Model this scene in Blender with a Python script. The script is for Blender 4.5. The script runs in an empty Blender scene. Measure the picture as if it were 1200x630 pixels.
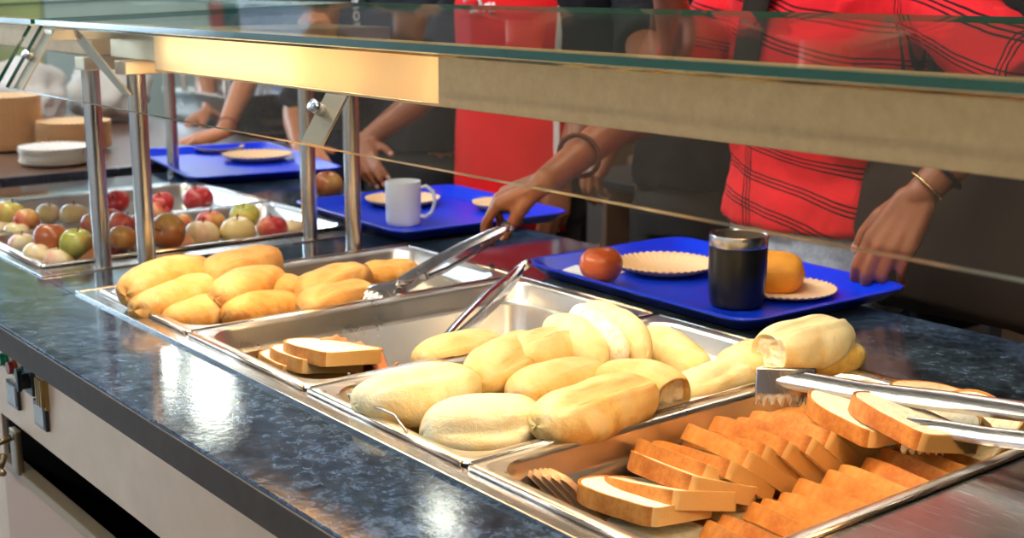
import bpy, bmesh, math, random
from mathutils import Vector, Matrix, Euler, noise
C = bpy.context.scene.collection
PI = math.pi
LAMP, KIT, HALL, WIN, EXPO = 17.0, 21.0, 7.0, 6.0, 1.18
R = random.Random(7)

# ------------------------------------------------------------------ helpers
def V(*a): return Vector(a)

def link(name, bm, mats, parent=None, smooth=True, loc=None):
    me = bpy.data.meshes.new(name)
    bm.normal_update()
    bm.to_mesh(me); bm.free()
    for m in (mats if isinstance(mats, (list, tuple)) else [mats]): me.materials.append(m)
    if smooth:
        for p in me.polygons: p.use_smooth = True
    o = bpy.data.objects.new(name, me)
    C.objects.link(o)
    if parent: o.parent = parent
    if loc is not None: o.location = loc
    return o

def sharp(o, deg=35):
    """smooth shading with sharp creases"""
    me = o.data
    bm = bmesh.new(); bm.from_mesh(me)
    for e in bm.edges:
        if len(e.link_faces) == 2 and e.calc_face_angle(0) > math.radians(deg): e.smooth = False
    bm.to_mesh(me); bm.free()
    return o

def tag(o, label, cat, group=None, kind=None):
    if label: o['label'] = label
    if cat: o['category'] = cat
    if group: o['group'] = group
    if kind: o['kind'] = kind
    return o

def thing(name, label, cat, loc=(0, 0, 0), rot=(0, 0, 0), group=None):
    o = bpy.data.objects.new(name, None); C.objects.link(o)
    o.empty_display_size = 0.05
    o.location = loc; o.rotation_euler = rot
    return tag(o, label, cat, group)

def dup(root, loc, rot, label, group=None):
    r = root.copy(); C.objects.link(r); r.location = loc; r.rotation_euler = rot
    r['label'] = label
    if group: r['group'] = group
    for ch in list(root.children):
        c = ch.copy(); C.objects.link(c); c.parent = r
        for g in list(ch.children):
            d = g.copy(); C.objects.link(d); d.parent = c
    return r

def box(bm, a, b, bev=0.0, mi=0):
    x0, y0, z0 = a; x1, y1, z1 = b
    vs = [bm.verts.new(p) for p in ((x0,y0,z0),(x1,y0,z0),(x1,y1,z0),(x0,y1,z0),(x0,y0,z1),(x1,y0,z1),(x1,y1,z1),(x0,y1,z1))]
    fs = [bm.faces.new([vs[i] for i in f]) for f in ((3,2,1,0),(4,5,6,7),(0,1,5,4),(1,2,6,5),(2,3,7,6),(3,0,4,7))]
    for f in fs: f.material_index = mi
    if bev > 0:
        es = list({e for f in fs for e in f.edges})
        r = bmesh.ops.bevel(bm, geom=es, offset=bev, segments=2, affect='EDGES', profile=.6)
        for f in r['faces']: f.material_index = mi
    return fs

def frame(d):
    d = Vector(d).normalized()
    u = d.cross(V(0, 0, 1))
    if u.length < 1e-3: u = V(1, 0, 0)
    u.normalize(); return d, u, u.cross(d)

def tube(bm, pts, rad, n=12, cap=True, mi=0):
    pts = [Vector(p) for p in pts]
    rads = rad if isinstance(rad, (list, tuple)) else [rad]*len(pts)
    rings = []
    up = None
    for i, p in enumerate(pts):
        a = pts[max(i-1, 0)]; b = pts[min(i+1, len(pts)-1)]
        d = (b-a).normalized()
        if up is None: _, u, w = frame(d)
        else:
            u = (up - d*up.dot(d)).normalized(); w = u.cross(d)
        up = u
        rings.append([bm.verts.new(p + (u*math.cos(2*PI*k/n) + w*math.sin(2*PI*k/n))*rads[i]) for k in range(n)])
    for a, b in zip(rings, rings[1:]):
        for k in range(n):
            f = bm.faces.new((a[k], a[(k+1) % n], b[(k+1) % n], b[k])); f.material_index = mi
    if cap:
        for r in (rings[0], rings[-1]):
            try: f = bm.faces.new(r); f.material_index = mi
            except ValueError: pass
    bmesh.ops.recalc_face_normals(bm, faces=bm.faces)

def lathe(bm, prof, n=40, fn=None, mi=0):
    """prof: list of (r,z); r=0 ends closed; fn(r,z,ang)->(r,z)"""
    rings = []
    for r, z in prof:
        if r < 1e-6: rings.append([bm.verts.new((0, 0, z))]); continue
        ring = []
        for k in range(n):
            a = 2*PI*k/n
            rr, zz = fn(r, z, a) if fn else (r, z)
            ring.append(bm.verts.new((rr*math.cos(a), rr*math.sin(a), zz)))
        rings.append(ring)
    for a, b in zip(rings, rings[1:]):
        for k in range(n):
            k2 = (k+1) % n
            if len(a) == 1 and len(b) == 1: continue
            if len(a) == 1: f = bm.faces.new((a[0], b[k2], b[k]))
            elif len(b) == 1: f = bm.faces.new((a[k], a[k2], b[0]))
            else: f = bm.faces.new((a[k], a[k2], b[k2], b[k]))
            f.material_index = mi
    bmesh.ops.recalc_face_normals(bm, faces=bm.faces)

def rrect(x0, y0, x1, y1, r, n=6):
    pts = []
    r = min(r, (x1-x0)/2-1e-4, (y1-y0)/2-1e-4)
    for cx, cy, a0 in ((x1-r, y1-r, 0), (x0+r, y1-r, PI/2), (x0+r, y0+r, PI), (x1-r, y0+r, 1.5*PI)):
        for k in range(n+1):
            a = a0 + PI/2*k/n
            pts.append((cx+r*math.cos(a), cy+r*math.sin(a)))
    return pts

def loops(bm, rings, close_last=True, close_first=False, mi=0):
    vr = [[bm.verts.new(p) for p in ring] for ring in rings]
    n = len(vr[0])
    for a, b in zip(vr, vr[1:]):
        for k in range(n):
            f = bm.faces.new((a[k], a[(k+1) % n], b[(k+1) % n], b[k])); f.material_index = mi
    if close_last: bm.faces.new(vr[-1]).material_index = mi
    if close_first: bm.faces.new(list(reversed(vr[0]))).material_index = mi
    bmesh.ops.recalc_face_normals(bm, faces=bm.faces)
    return vr

# ------------------------------------------------------------------ materials
def mat(name, col, rough=.5, metal=0.0, spec=.5, **k):
    m = bpy.data.materials.new(name); m.use_nodes = True
    b = m.node_tree.nodes['Principled BSDF']
    b.inputs['Base Color'].default_value = (*col, 1)
    b.inputs['Roughness'].default_value = rough
    b.inputs['Metallic'].default_value = metal
    b.inputs['Specular IOR Level'].default_value = spec
    for kk, v in k.items():
        b.inputs[kk.replace('_', ' ')].default_value = v
    return m

class NT:
    def __init__(s, m): s.t = m.node_tree; s.b = s.t.nodes.get('Principled BSDF')
    def n(s, typ, **k):
        nd = s.t.nodes.new(typ)
        for a, v in k.items():
            if a in nd.inputs: nd.inputs[a].default_value = v
            elif hasattr(nd, a): setattr(nd, a, v)
            else: nd.inputs[a.replace('_', ' ')].default_value = v
        return nd
    def l(s, a, b): s.t.links.new(a, b)
    def coord(s, kind='Object', scale=(1, 1, 1), rot=(0, 0, 0)):
        tc = s.n('ShaderNodeTexCoord'); mp = s.n('ShaderNodeMapping')
        mp.inputs['Scale'].default_value = scale; mp.inputs['Rotation'].default_value = rot
        s.l(tc.outputs[kind], mp.inputs['Vector']); return mp.outputs['Vector']
    def noise(s, vec, scale, detail=4, rough=.55, dist=0):
        nd = s.n('ShaderNodeTexNoise'); nd.inputs['Scale'].default_value = scale
        nd.inputs['Detail'].default_value = detail; nd.inputs['Roughness'].default_value = rough
        nd.inputs['Distortion'].default_value = dist
        s.l(vec, nd.inputs['Vector']); return nd.outputs['Fac']
    def ramp(s, fac, stops):
        nd = s.n('ShaderNodeValToRGB'); cr = nd.color_ramp
        while len(cr.elements) < len(stops): cr.elements.new(.5)
        for e, (p, c) in zip(cr.elements, stops): e.position = p; e.color = (*c, 1) if len(c) == 3 else c
        s.l(fac, nd.inputs['Fac']); return nd.outputs['Color']
    def math(s, op, a, b=None, c=None):
        nd = s.n('ShaderNodeMath'); nd.operation = op
        for i, v in enumerate((a, b, c)):
            if v is None: continue
            if isinstance(v, (int, float)): nd.inputs[i].default_value = v
            else: s.l(v, nd.inputs[i])
        return nd.outputs[0]
    def mix(s, fac, a, b, mode='MIX'):
        nd = s.n('ShaderNodeMix'); nd.data_type = 'RGBA'; nd.blend_type = mode
        for i, v in ((0, fac), (6, a), (7, b)):
            if isinstance(v, (int, float)): nd.inputs[i].default_value = v
            elif isinstance(v, tuple): nd.inputs[i].default_value = (*v, 1)
            else: s.l(v, nd.inputs[i])
        return nd.outputs[2]
    def bump(s, h, strength=.3, dist=.01):
        nd = s.n('ShaderNodeBump'); nd.inputs['Strength'].default_value = strength; nd.inputs['Distance'].default_value = dist
        s.l(h, nd.inputs['Height']); s.l(nd.outputs[0], s.b.inputs['Normal'])
    def base(s, c): s.l(c, s.b.inputs['Base Color'])

def m_granite():
    m = mat('black_granite', (.02, .025, .035), .1, spec=.6); t = NT(m)
    v = t.coord()
    big = t.noise(v, 9, 4, .6, .3)
    a = t.noise(v, 75, 8, .8, .2)
    f = t.math('ADD', a, t.math('MULTIPLY_ADD', big, .5, -.25))
    c = t.ramp(f, [(.34, (.003, .006, .012)), (.48, (.020, .034, .056)), (.62, (.065, .10, .15)), (.82, (.17, .24, .33))])
    t.base(c)
    t.l(t.math('MULTIPLY_ADD', t.noise(v, 50, 6, .7), .16, .0), t.b.inputs['Roughness'])
    t.bump(t.math('ADD', t.noise(v, 60, 5, .7), t.math('MULTIPLY', big, 1.5)), .16, .0012)
    return m

def m_steel(name='brushed_steel', col=(.62, .61, .60), rough=.24, aniso=(1, 40, 1)):
    m = mat(name, col, rough, 1.0); t = NT(m)
    v = t.coord(scale=aniso)
    t.l(t.math('MULTIPLY_ADD', t.noise(v, 18, 4), .22, rough-.11), t.b.inputs['Roughness'])
    v2 = t.coord()
    t.base(t.mix(t.noise(v2, 14, 6, .6), tuple(c*.82 for c in col), tuple(min(1, c*1.12) for c in col)))
    t.bump(t.noise(v2, 7, 2), .05, .003)
    return m

def m_glass(name, tint=(.86, .93, .89), haze=.05, hazecol=(.55, .52, .45), ior=1.5, gloss=1.0):
    """clear pane: what lies behind shows through, glossy by Fresnel, with a film of kitchen haze"""
    m = bpy.data.materials.new(name); m.use_nodes = True
    t = NT(m); nt = t.t; nt.nodes.clear()
    out = nt.nodes.new('ShaderNodeOutputMaterial')
    tr = t.n('ShaderNodeBsdfTransparent'); tr.inputs[0].default_value = (*tint, 1)
    gl = t.n('ShaderNodeBsdfGlossy'); gl.inputs['Roughness'].default_value = .03; gl.inputs['Color'].default_value = (1, 1, 1, 1)
    df = t.n('ShaderNodeBsdfDiffuse'); df.inputs[0].default_value = (*hazecol, 1)
    fr = t.n('ShaderNodeLayerWeight'); fr.inputs['Blend'].default_value = ior
    v = t.coord()
    m1 = t.n('ShaderNodeMixShader'); m2 = t.n('ShaderNodeMixShader')
    t.l(t.math('MULTIPLY', t.noise(v, 7, 5, .6), haze*2), m1.inputs[0])
    t.l(tr.outputs[0], m1.inputs[1]); t.l(df.outputs[0], m1.inputs[2])
    t.l(t.math('MULTIPLY_ADD', fr.outputs['Facing'], gloss*.22, .015), m2.inputs[0]); t.l(m1.outputs[0], m2.inputs[1]); t.l(gl.outputs[0], m2.inputs[2])
    t.l(m2.outputs[0], out.inputs[0])
    return m

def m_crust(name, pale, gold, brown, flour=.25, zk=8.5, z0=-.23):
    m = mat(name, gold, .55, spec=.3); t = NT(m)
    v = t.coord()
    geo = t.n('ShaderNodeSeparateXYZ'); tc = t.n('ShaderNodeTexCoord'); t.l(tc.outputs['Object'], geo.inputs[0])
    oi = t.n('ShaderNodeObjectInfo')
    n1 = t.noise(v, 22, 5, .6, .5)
    zz = t.math('MULTIPLY_ADD', geo.outputs[2], zk, z0)  # browner base is crust colour; whiter tops put highlights into the colour
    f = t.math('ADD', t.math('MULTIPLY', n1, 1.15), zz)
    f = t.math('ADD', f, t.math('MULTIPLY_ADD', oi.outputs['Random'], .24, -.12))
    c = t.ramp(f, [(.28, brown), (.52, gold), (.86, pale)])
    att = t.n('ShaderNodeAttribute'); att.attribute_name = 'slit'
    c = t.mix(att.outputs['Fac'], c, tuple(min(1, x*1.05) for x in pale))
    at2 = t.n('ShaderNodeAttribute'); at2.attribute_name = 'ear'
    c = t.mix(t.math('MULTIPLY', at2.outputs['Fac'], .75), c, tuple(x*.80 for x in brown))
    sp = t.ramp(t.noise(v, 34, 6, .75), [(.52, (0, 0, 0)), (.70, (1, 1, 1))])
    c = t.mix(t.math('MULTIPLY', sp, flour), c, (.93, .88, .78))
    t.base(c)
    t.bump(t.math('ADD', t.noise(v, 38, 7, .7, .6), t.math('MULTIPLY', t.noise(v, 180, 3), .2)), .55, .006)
    t.b.inputs['Subsurface Weight'].default_value = .12
    t.b.inputs['Subsurface Radius'].default_value = (.01, .005, .002)
    t.b.inputs['Subsurface Scale'].default_value = .5
    return m

def m_crumb(name='bread_crumb', a=(.95, .90, .76), b=(.80, .68, .44)):
    m = mat(name, a, .85, spec=.15); t = NT(m); v = t.coord()
    n = t.noise(v, 110, 5, .7)
    t.base(t.mix(t.ramp(n, [(.35, (1, 1, 1)), (.5, (0, 0, 0))]), a, b))
    t.bump(t.noise(v, 160, 4, .7), .6, .003)
    return m

def m_apple(name, a, b, c, bias=.5):
    m = mat(name, a, .28, spec=.5); t = NT(m)
    oi = t.n('ShaderNodeObjectInfo')
    v = t.coord(scale=(1, 1, .35))
    tc = t.n('ShaderNodeTexCoord'); sx = t.n('ShaderNodeSeparateXYZ'); t.l(tc.outputs['Object'], sx.inputs[0])
    side = t.math('MULTIPLY', sx.outputs[0], 7)
    n = t.math('ADD', t.noise(v, 30, 5, .6, .4), side)
    n = t.math('ADD', n, t.math('MULTIPLY_ADD', oi.outputs['Random'], .3, -.15))
    col = t.ramp(n, [(bias-.22, a), (bias, b), (bias+.25, c)])
    sp = t.ramp(t.noise(t.coord(), 260, 2), [(.68, (0, 0, 0)), (.74, (1, 1, 1))])
    t.base(t.mix(t.math('MULTIPLY', sp, .35), col, (.85, .72, .42)))
    return m

def m_cloth(name, col, rough=.85, bump=.25, var=.25, scale=9):
    m = mat(name, col, rough, spec=.15); t = NT(m); v = t.coord()
    n = t.noise(v, scale, 5, .6)
    t.base(t.mix(n, tuple(x*(1-var) for x in col), tuple(min(1, x*(1+var)) for x in col)))
    t.bump(t.noise(v, 420, 2), bump, .001)
    return m

def m_emit(name, col, s):
    m = bpy.data.materials.new(name); m.use_nodes = True; t = NT(m); t.t.nodes.clear()
    e = t.n('ShaderNodeEmission'); e.inputs[0].default_value = (*col, 1); e.inputs[1].default_value = s
    o = t.n('ShaderNodeOutputMaterial'); t.l(e.outputs[0], o.inputs[0]); return m

def m_skin(name, col):
    m = mat(name, col, .42, spec=.4); t = NT(m); v = t.coord()
    n = t.noise(v, 30, 5, .6)
    t.base(t.mix(n, tuple(x*.75 for x in col), tuple(min(1, x*1.22) for x in col)))
    t.bump(t.noise(v, 260, 3), .18, .001)
    t.b.inputs['Subsurface Weight'].default_value = .1
    t.b.inputs['Subsurface Radius'].default_value = (.02, .008, .004); t.b.inputs['Subsurface Scale'].default_value = .4
    return m

def m_striped_shirt():
    """red jersey woven with groups of three thin dark lines"""
    m = mat('red_shirt_with_dark_lines', (.8, .02, .03), .8, spec=.15); t = NT(m)
    tc = t.n('ShaderNodeTexCoord'); sx = t.n('ShaderNodeSeparateXYZ'); t.l(tc.outputs['Object'], sx.inputs[0])
    v = t.coord()
    w = t.noise(v, 3.0, 1)
    def lines(co, period, off):
        q = t.math('MODULO', t.math('ADD', t.math('MULTIPLY', co, 1/period), 50+off), 1.0)
        fine = t.math('ABSOLUTE', t.math('SUBTRACT', t.math('MODULO', t.math('MULTIPLY', q, period/.0085), 1.0), .5))
        on = t.math('LESS_THAN', q, .0255/period)
        return t.math('MULTIPLY', on, t.math('LESS_THAN', fine, .2))
    z = t.math('ADD', t.math('ADD', sx.outputs[2], t.math('MULTIPLY', sx.outputs[0], .22)), t.math('MULTIPLY', w, .09))
    x = t.math('ADD', sx.outputs[0], t.math('MULTIPLY', w, .06))
    a = lines(z, .064, .3); b = lines(x, .26, .15)
    f = t.math('MAXIMUM', a, b)
    c = t.mix(t.noise(v, 10, 4), (.70, .008, .014), (.92, .03, .035))
    t.base(t.mix(f, c, (.035, .008, .010)))
    t.bump(t.noise(t.coord(scale=(1, 1, .3)), 26, 3), .6, .012)
    return m

GRANITE = m_granite()
STEEL = m_steel(); STEEL_PAN = m_steel('pan_steel', (.84, .82, .79), .30, (1, 1, 1))
STEEL_TUBE = m_steel('post_steel', (.60, .57, .53), .22, (1, 1, .2))
STEEL_TONG = m_steel('tongs_steel', (.56, .56, .59), .24)
STEEL_PANEL = m_steel('panel_steel', (.80, .60, .42), .42); STEEL_PANEL.node_tree.nodes['Principled BSDF'].inputs['Metallic'].default_value = .45
PAINT_BOX = mat('housing_enamel', (.60, .50, .34), .5, .1); t__ = NT(PAINT_BOX)
t__.base(t__.mix(t__.noise(t__.coord(), 55, 6, .75), (.50, .33, .16), (.84, .62, .36))); t__.l(t__.math('MULTIPLY_ADD', t__.noise(t__.coord(), 30, 4), .3, .3), t__.b.inputs['Roughness'])
BRACKET = m_steel('bracket_steel', (.64, .58, .46), .40)
GLASS = m_glass('guard_glass', (.93, .90, .85), .012, (.60, .44, .28), .30, .14)
GLASS_TOP = m_glass('shelf_glass', (.84, .82, .72), .02, (.40, .40, .34), .5, 1.0)
GLASS_EDGE = mat('green_glass_edge', (.004, .065, .028), .12, spec=.8)
GLASS_EDGE2 = mat('bright_glass_edge', (.34, .42, .31), .15, spec=.8)
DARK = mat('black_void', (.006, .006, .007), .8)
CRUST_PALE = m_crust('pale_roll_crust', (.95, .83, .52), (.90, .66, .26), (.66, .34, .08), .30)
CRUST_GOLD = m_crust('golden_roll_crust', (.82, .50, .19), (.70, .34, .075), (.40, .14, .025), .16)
CRUMB = m_crumb()
CRUMB_WARM = m_crumb('sweet_bread_crumb', (.90, .74, .50), (.74, .46, .18))
def m_slice_crust():
    m = mat('sliced_loaf_crust', (.6, .25, .05), .5, spec=.3); t = NT(m); v = t.coord()
    tc = t.n('ShaderNodeTexCoord'); sx = t.n('ShaderNodeSeparateXYZ'); t.l(tc.outputs['Object'], sx.inputs[0])
    oi = t.n('ShaderNodeObjectInfo')
    f = t.math('ADD', t.math('MULTIPLY_ADD', t.noise(v, 32, 6, .7), .9, -.05), t.math('MULTIPLY_ADD', oi.outputs['Random'], .2, -.1))
    c = t.ramp(f, [(.25, (.42, .13, .02)), (.45, (.64, .27, .06)), (.68, (.78, .42, .13))])
    foot = t.math('LESS_THAN', sx.outputs[1], .004)
    t.base(t.mix(foot, c, (.80, .50, .20)))
    t.bump(t.noise(v, 90, 5, .7), .4, .003)
    return m
CRUST_SLICE = m_slice_crust()
BLUE = mat('blue_tray_plastic', (.002, .035, .68), .34, spec=.55)
PAPER = m_cloth('paper_plate', (.82, .54, .29), .8, .1, .1); PAPER_W = m_cloth('white_paper_plate', (.86, .80, .72), .8, .1, .06)
A_GREEN = m_apple('green_apple_skin', (.42, .40, .06), (.62, .52, .12), (.66, .20, .06), .62)
A_RED = m_apple('red_apple_skin', (.50, .03, .04), (.62, .10, .07), (.72, .42, .12), .60)
A_RUST = m_apple('russet_apple_skin', (.40, .10, .03), (.46, .20, .06), (.50, .34, .09), .5)
A_PALE = m_apple('pale_apple_skin', (.80, .36, .26), (.84, .66, .42), (.78, .60, .26), .45)
A_DARK = m_apple('tray_apple_skin', (.50, .10, .03), (.56, .20, .06), (.62, .40, .15), .50)
STEM = mat('apple_stem', (.09, .05, .02), .8)
HAM = m_cloth('ham_slice', (.80, .36, .20), .5, .1, .2, 30)
SKIN1 = m_skin('skin_brown', (.30, .105, .045)); SKIN2 = m_skin('skin_light_brown', (.62, .24, .11)); SKIN3 = m_skin('skin_tan', (.50, .20, .09))
HAIR = mat('black_hair', (.012, .009, .008), .6)
RED = m_cloth('red_shirt', (.72, .012, .012)); BLACK_CLOTH = m_cloth('black_cloth', (.012, .012, .014)); GREY_CLOTH = m_cloth('dark_grey_cloth', (.045, .042, .040))
WHITE_CLOTH = m_cloth('white_cloth', (.82, .78, .74)); JEANS = m_cloth('faded_denim', (.34, .37, .42), .9, .3, .9, 38)
DENIM = m_cloth('dark_denim', (.02, .025, .05)); BROWNBAG = m_cloth('dark_brown_bag_cloth', (.030, .020, .014))
# ------------------------------------------------------------------ setting
def plane_box(name, a, b, m):
    bm = bmesh.new(); box(bm, a, b); o = link(name, bm, m, smooth=False); tag(o, None, None, kind='structure'); return o

FL = -.9; CE = 2.1
mf = mat('terrazzo_floor', (.16, .13, .11), .35); t_ = NT(mf); t_.base(t_.mix(t_.noise(t_.coord(), 60, 4), (.10, .085, .075), (.24, .20, .17)))
mc = mat('ceiling_paint', (.55, .54, .52), .9); t_ = NT(mc); t_.base(t_.mix(t_.noise(t_.coord(), 3, 4), (.50, .49, .47), (.58, .57, .55)))
mw = mat('dark_brown_wall', (.050, .036, .028), .8); t_ = NT(mw); t_.base(t_.mix(t_.noise(t_.coord(), 2, 4), (.030, .022, .018), (.060, .044, .034)))
mt = mat('teal_wall', (.05, .16, .20), .6); t_ = NT(mt); t_.base(t_.mix(t_.noise(t_.coord(), 1.6, 5), (.035, .13, .18), (.10, .24, .27)))
mk = mat('kitchen_wall', (.72, .74, .76), .8); t_ = NT(mk); t_.base(t_.mix(t_.noise(t_.coord(), 2, 4), (.70, .71, .74), (.80, .81, .82)))
plane_box('floor', (-9.2, -3.2, FL-.1), (5.2, 7.2, FL), mf)
plane_box('ceiling', (-9.2, -3.2, CE), (5.2, 7.2, CE+.1), mc)
plane_box('wall_back', (-9.2, 7.0, FL), (5.2, 7.2, CE), mw)
plane_box('wall_left', (-9.2, -3.2, FL), (-9.0, 7.0, CE), mt)
plane_box('wall_right', (5.0, -3.0, FL), (5.2, 7.0, CE), mw)
plane_box('wall_front', (-9.0, -3.2, FL), (5.2, -3.0, CE), mk)

# camera
cam = bpy.data.objects.new('Camera', bpy.data.cameras.new('Camera')); C.objects.link(cam)
cam.location = (0, 0, .5)
Fpx = 1538.76
cam.data.sensor_width = 36; cam.data.lens = Fpx/1200*36
fw = V(-.76769174, .60448108, -.21272521); rt = V(.61864048, .7856742, 0); up = V(-.16713271, .13160043, .97711206)
cam.matrix_world = Matrix(((rt.x, up.x, -fw.x, 0), (rt.y, up.y, -fw.y, 0), (rt.z, up.z, -fw.z, .5), (0, 0, 0, 1)))
cam.data.clip_start = .05
cam.data.dof.use_dof = True; cam.data.dof.focus_distance = 1.55; cam.data.dof.aperture_fstop = 7.0
bpy.context.scene.camera = cam
def at(px, py, z=None, y=None, x=None):
    d = rt*(px-600) - up*(py-315) + fw*Fpx
    o = V(0, 0, .5)
    t = (z-.5)/d.z if z is not None else (y/d.y if y is not None else x/d.x)
    return o + d*t
# ------------------------------------------------------------------ bread counter
YF, YW0, YW1, YB = .575, .742, 1.392, 1.690
XW = -2.098; XS = -2.104; XR = 1.2
ctr = thing('serving_counter', 'black granite and steel serving counter with the bread pans let into it', 'counter', (-.6, 1.1, FL))
def cpart(name, fn, m, smooth=False, parent=ctr, shp=False):
    bm = bmesh.new(); fn(bm)
    bmesh.ops.translate(bm, verts=bm.verts, vec=-V(-.6, 1.1, FL))
    o = link(name, bm, m, parent, smooth=smooth)
    if shp: sharp(o)
    return o
def slab(bm):
    t = -.042
    box(bm, (XS, YF, t), (XR, YW0, 0), .003)
    box(bm, (XS, YW1, t), (XR, YB, 0), .003)
    box(bm, (XS, YW0+.001, t), (XW, YW1-.001, 0), 0)
    box(bm, (-.30, YW0+.001, t), (XR, YW1-.001, 0), 0)
cpart('granite_top', slab, GRANITE)
cpart('slab_edge', lambda bm: box(bm, (XS, .5725, -.0405), (XR, .5752, -.0025), .001), m_cloth('brown_stone_edge', (.075, .058, .045), .5, .1, .3, 40))  # thin strip, darker and browner than the slab behind it
def well(bm):
    # steel frame round the pans, with a raised outer lip
    for a, b in (((XW, YW0, -.02), (-.30, .766, .0035)), ((XW, 1.372, -.02), (-.30, YW1, .0035)),
                 ((XW, .766, -.02), (-2.070, 1.372, .0035)), ((-.708, .766, -.02), (-.30, 1.372, .0035))):
        box(bm, a, b, .0012)
    box(bm, (XW-.003, YW0-.004, -.002), (-.30, YW0, .005), .001)
    box(bm, (XW-.004, YW0-.004, -.002), (XW, YW1, .005), .001)
cpart('well_frame', well, STEEL)
def panel(bm):
    box(bm, (XS, .600, -.175), (XR, .612, -.043), .002)
cpart('control_panel', panel, STEEL_PANEL)
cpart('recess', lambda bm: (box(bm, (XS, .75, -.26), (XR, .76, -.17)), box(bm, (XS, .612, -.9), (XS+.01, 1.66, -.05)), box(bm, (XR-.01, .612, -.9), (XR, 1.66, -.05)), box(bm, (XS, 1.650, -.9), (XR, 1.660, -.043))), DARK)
doors = []
for a, b in ((XS+.01, -1.05), (-1.045, -.1), (-.095, XR-.02)):
    d = cpart('cabinet_door', lambda bm: (box(bm, (a, .598, -.88), (b, .616, -.252), .003)), mat('cabinet_laminate', (.62, .44, .33), .5))
    h = cpart('door_edge', lambda bm: (box(bm, (a, .594, -.262), (b, .617, -.246), .002)), mat('door_edge_strip', (.36, .26, .15), .4), parent=d)
    doors.append(d)
# latch hanging in the gap at (20,530)
def latch(bm):
    box(bm, (-2.022, .590, -.250), (-1.990, .600, -.178), .002)
    tube(bm, [(-2.006, .588, -.190), (-2.006, .566, -.196), (-2.006, .560, -.222)], .0055, 8)
    tube(bm, [(-2.030, .566, -.238), (-1.985, .566, -.238)], .005, 8)
    tube(bm, [(-2.006, .575, -.215), (-2.006, .562, -.246)], .007, 8)
cpart('door_latch', latch, mat('brass_latch', (.28, .20, .11), .35, .9), True)
# switches on the panel
def button(x, z, col, name, r=.0125):
    def f(bm):
        tube(bm, [(x, .600, z), (x, .595, z)], r, 20); tube(bm, [(x, .595, z), (x, .588, z)], r*.78, 20)
    return cpart(name, f, mat(name+'_plastic', col, .3), True, shp=True)
button(-2.036, -.072, (.01, .18, .10), 'green_button'); button(-1.995, -.076, (.30, .04, .02), 'red_button'); button(-1.955, -.077, (.015, .10, .06), 'green_button')
def rotary(bm):
    box(bm, (-1.938, .593, -.100), (-1.900, .600, -.060), .003); tube(bm, [(-1.918, .594, -.078), (-1.918, .582, -.078)], .012, 16); box(bm, (-1.922, .577, -.092), (-1.914, .583, -.060), .001)
cpart('rotary_switch', rotary, mat('black_bakelite', (.012, .013, .016), .35))
def term(bm):
    box(bm, (-1.880, .594, -.108), (-1.848, .600, -.058), .002)
    for k in range(3): box(bm, (-1.876+k*.010, .589, -.104), (-1.871+k*.010, .5945, -.062), .001)
cpart('terminal_block', term, mat('brass_block', (.40, .26, .09), .35, .8))
for x in (-2.005, -1.880):
    def meter(bm): box(bm, (x-.026, .594, -.142), (x+.026, .600, -.102), .002)
    p = cpart('panel_meter', meter, mat('meter_case', (.02, .02, .02), .3))
    cpart('meter_face', lambda bm: box(bm, (x-.021, .5930, -.137), (x+.019, .5942, -.107)), mat('meter_face_grey', (.30, .29, .26), .2), parent=p)
cam_o = V(0, 0, .5)

# ------------------------------------------------------------------ gastronorm pans
def pan_mesh(w, d, dep, rin=.045):
    """origin at the rim's front left corner, rim at z=0"""
    bm = bmesh.new()
    def L(i, z, r): return [(x, y, z) for x, y in rrect(i, i, w-i, d-i, r)]
    loops(bm, [L(.0005, -.006, .010), L(0, -.001, .010), L(.0015, .0004, .010), L(.011, .0004, .014), L(.016, -.001, rin), L(.0185, -.006, rin),
               L(.021, -.030, rin-.004), L(.0245, -.0345, rin-.006), L(.029, -.037, rin-.008), L(.038, -dep+.012, rin-.012),
               L(.042, -dep+.004, rin-.014), L(.050, -dep, rin-.02)])
    return bm
def make_pan(x0, x1, dep, label, y0=.767, y1=1.372, z=.0075, tilt=None, wire=False):
    t = thing('food_pan', label, 'pan', (x0, y0, z), (0, 0, 0), None)
    b = link('basin', pan_mesh(x1-x0, y1-y0, dep), STEEL_PAN, t); sharp(b, 50)
    mo = b.modifiers.new('thick', 'SOLIDIFY'); mo.thickness = .0011; mo.offset = -1
    bm = bmesh.new()
    w, d = x1-x0, y1-y0
    tube(bm, [(.006, -.001, -.001), (w-.006, -.001, -.001)], .0034, 8)
    tube(bm, [(.006, d+.001, -.001), (w-.006, d+.001, -.001)], .0034, 8)
    tube(bm, [(0, .006, -.001), (0, d-.006, -.001)], .0024, 8); tube(bm, [(w, .006, -.001), (w, d-.006, -.001)], .0024, 8)
    link('rolled_rim', bm, m_steel('rim_steel', (.62, .50, .40), .22), t)
    if wire:
        bm = bmesh.new()
        tube(bm, [(.10, .006, .001), (.085, .008, .013), (.185, .008, .013), (.215, .005, .001)], .0016, 8)
        link('wire_handle', bm, STEEL, t)
    return t
PX = [-2.067, -1.729, -1.385, -1.049, -.709]
pans = [make_pan(PX[0], PX[1]-.004, .075, 'steel pan of golden rolls beside the front guard post'),
        make_pan(PX[1], PX[2]-.004, .12, 'nearly empty steel pan holding four white slices and ham'),
        make_pan(PX[2], PX[3]-.004, .075, 'steel pan heaped with pale floury rolls', wire=True),
        make_pan(PX[3], PX[4], .075, 'steel pan filled with rows of brown bread slices, nearest the camera')]
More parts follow.
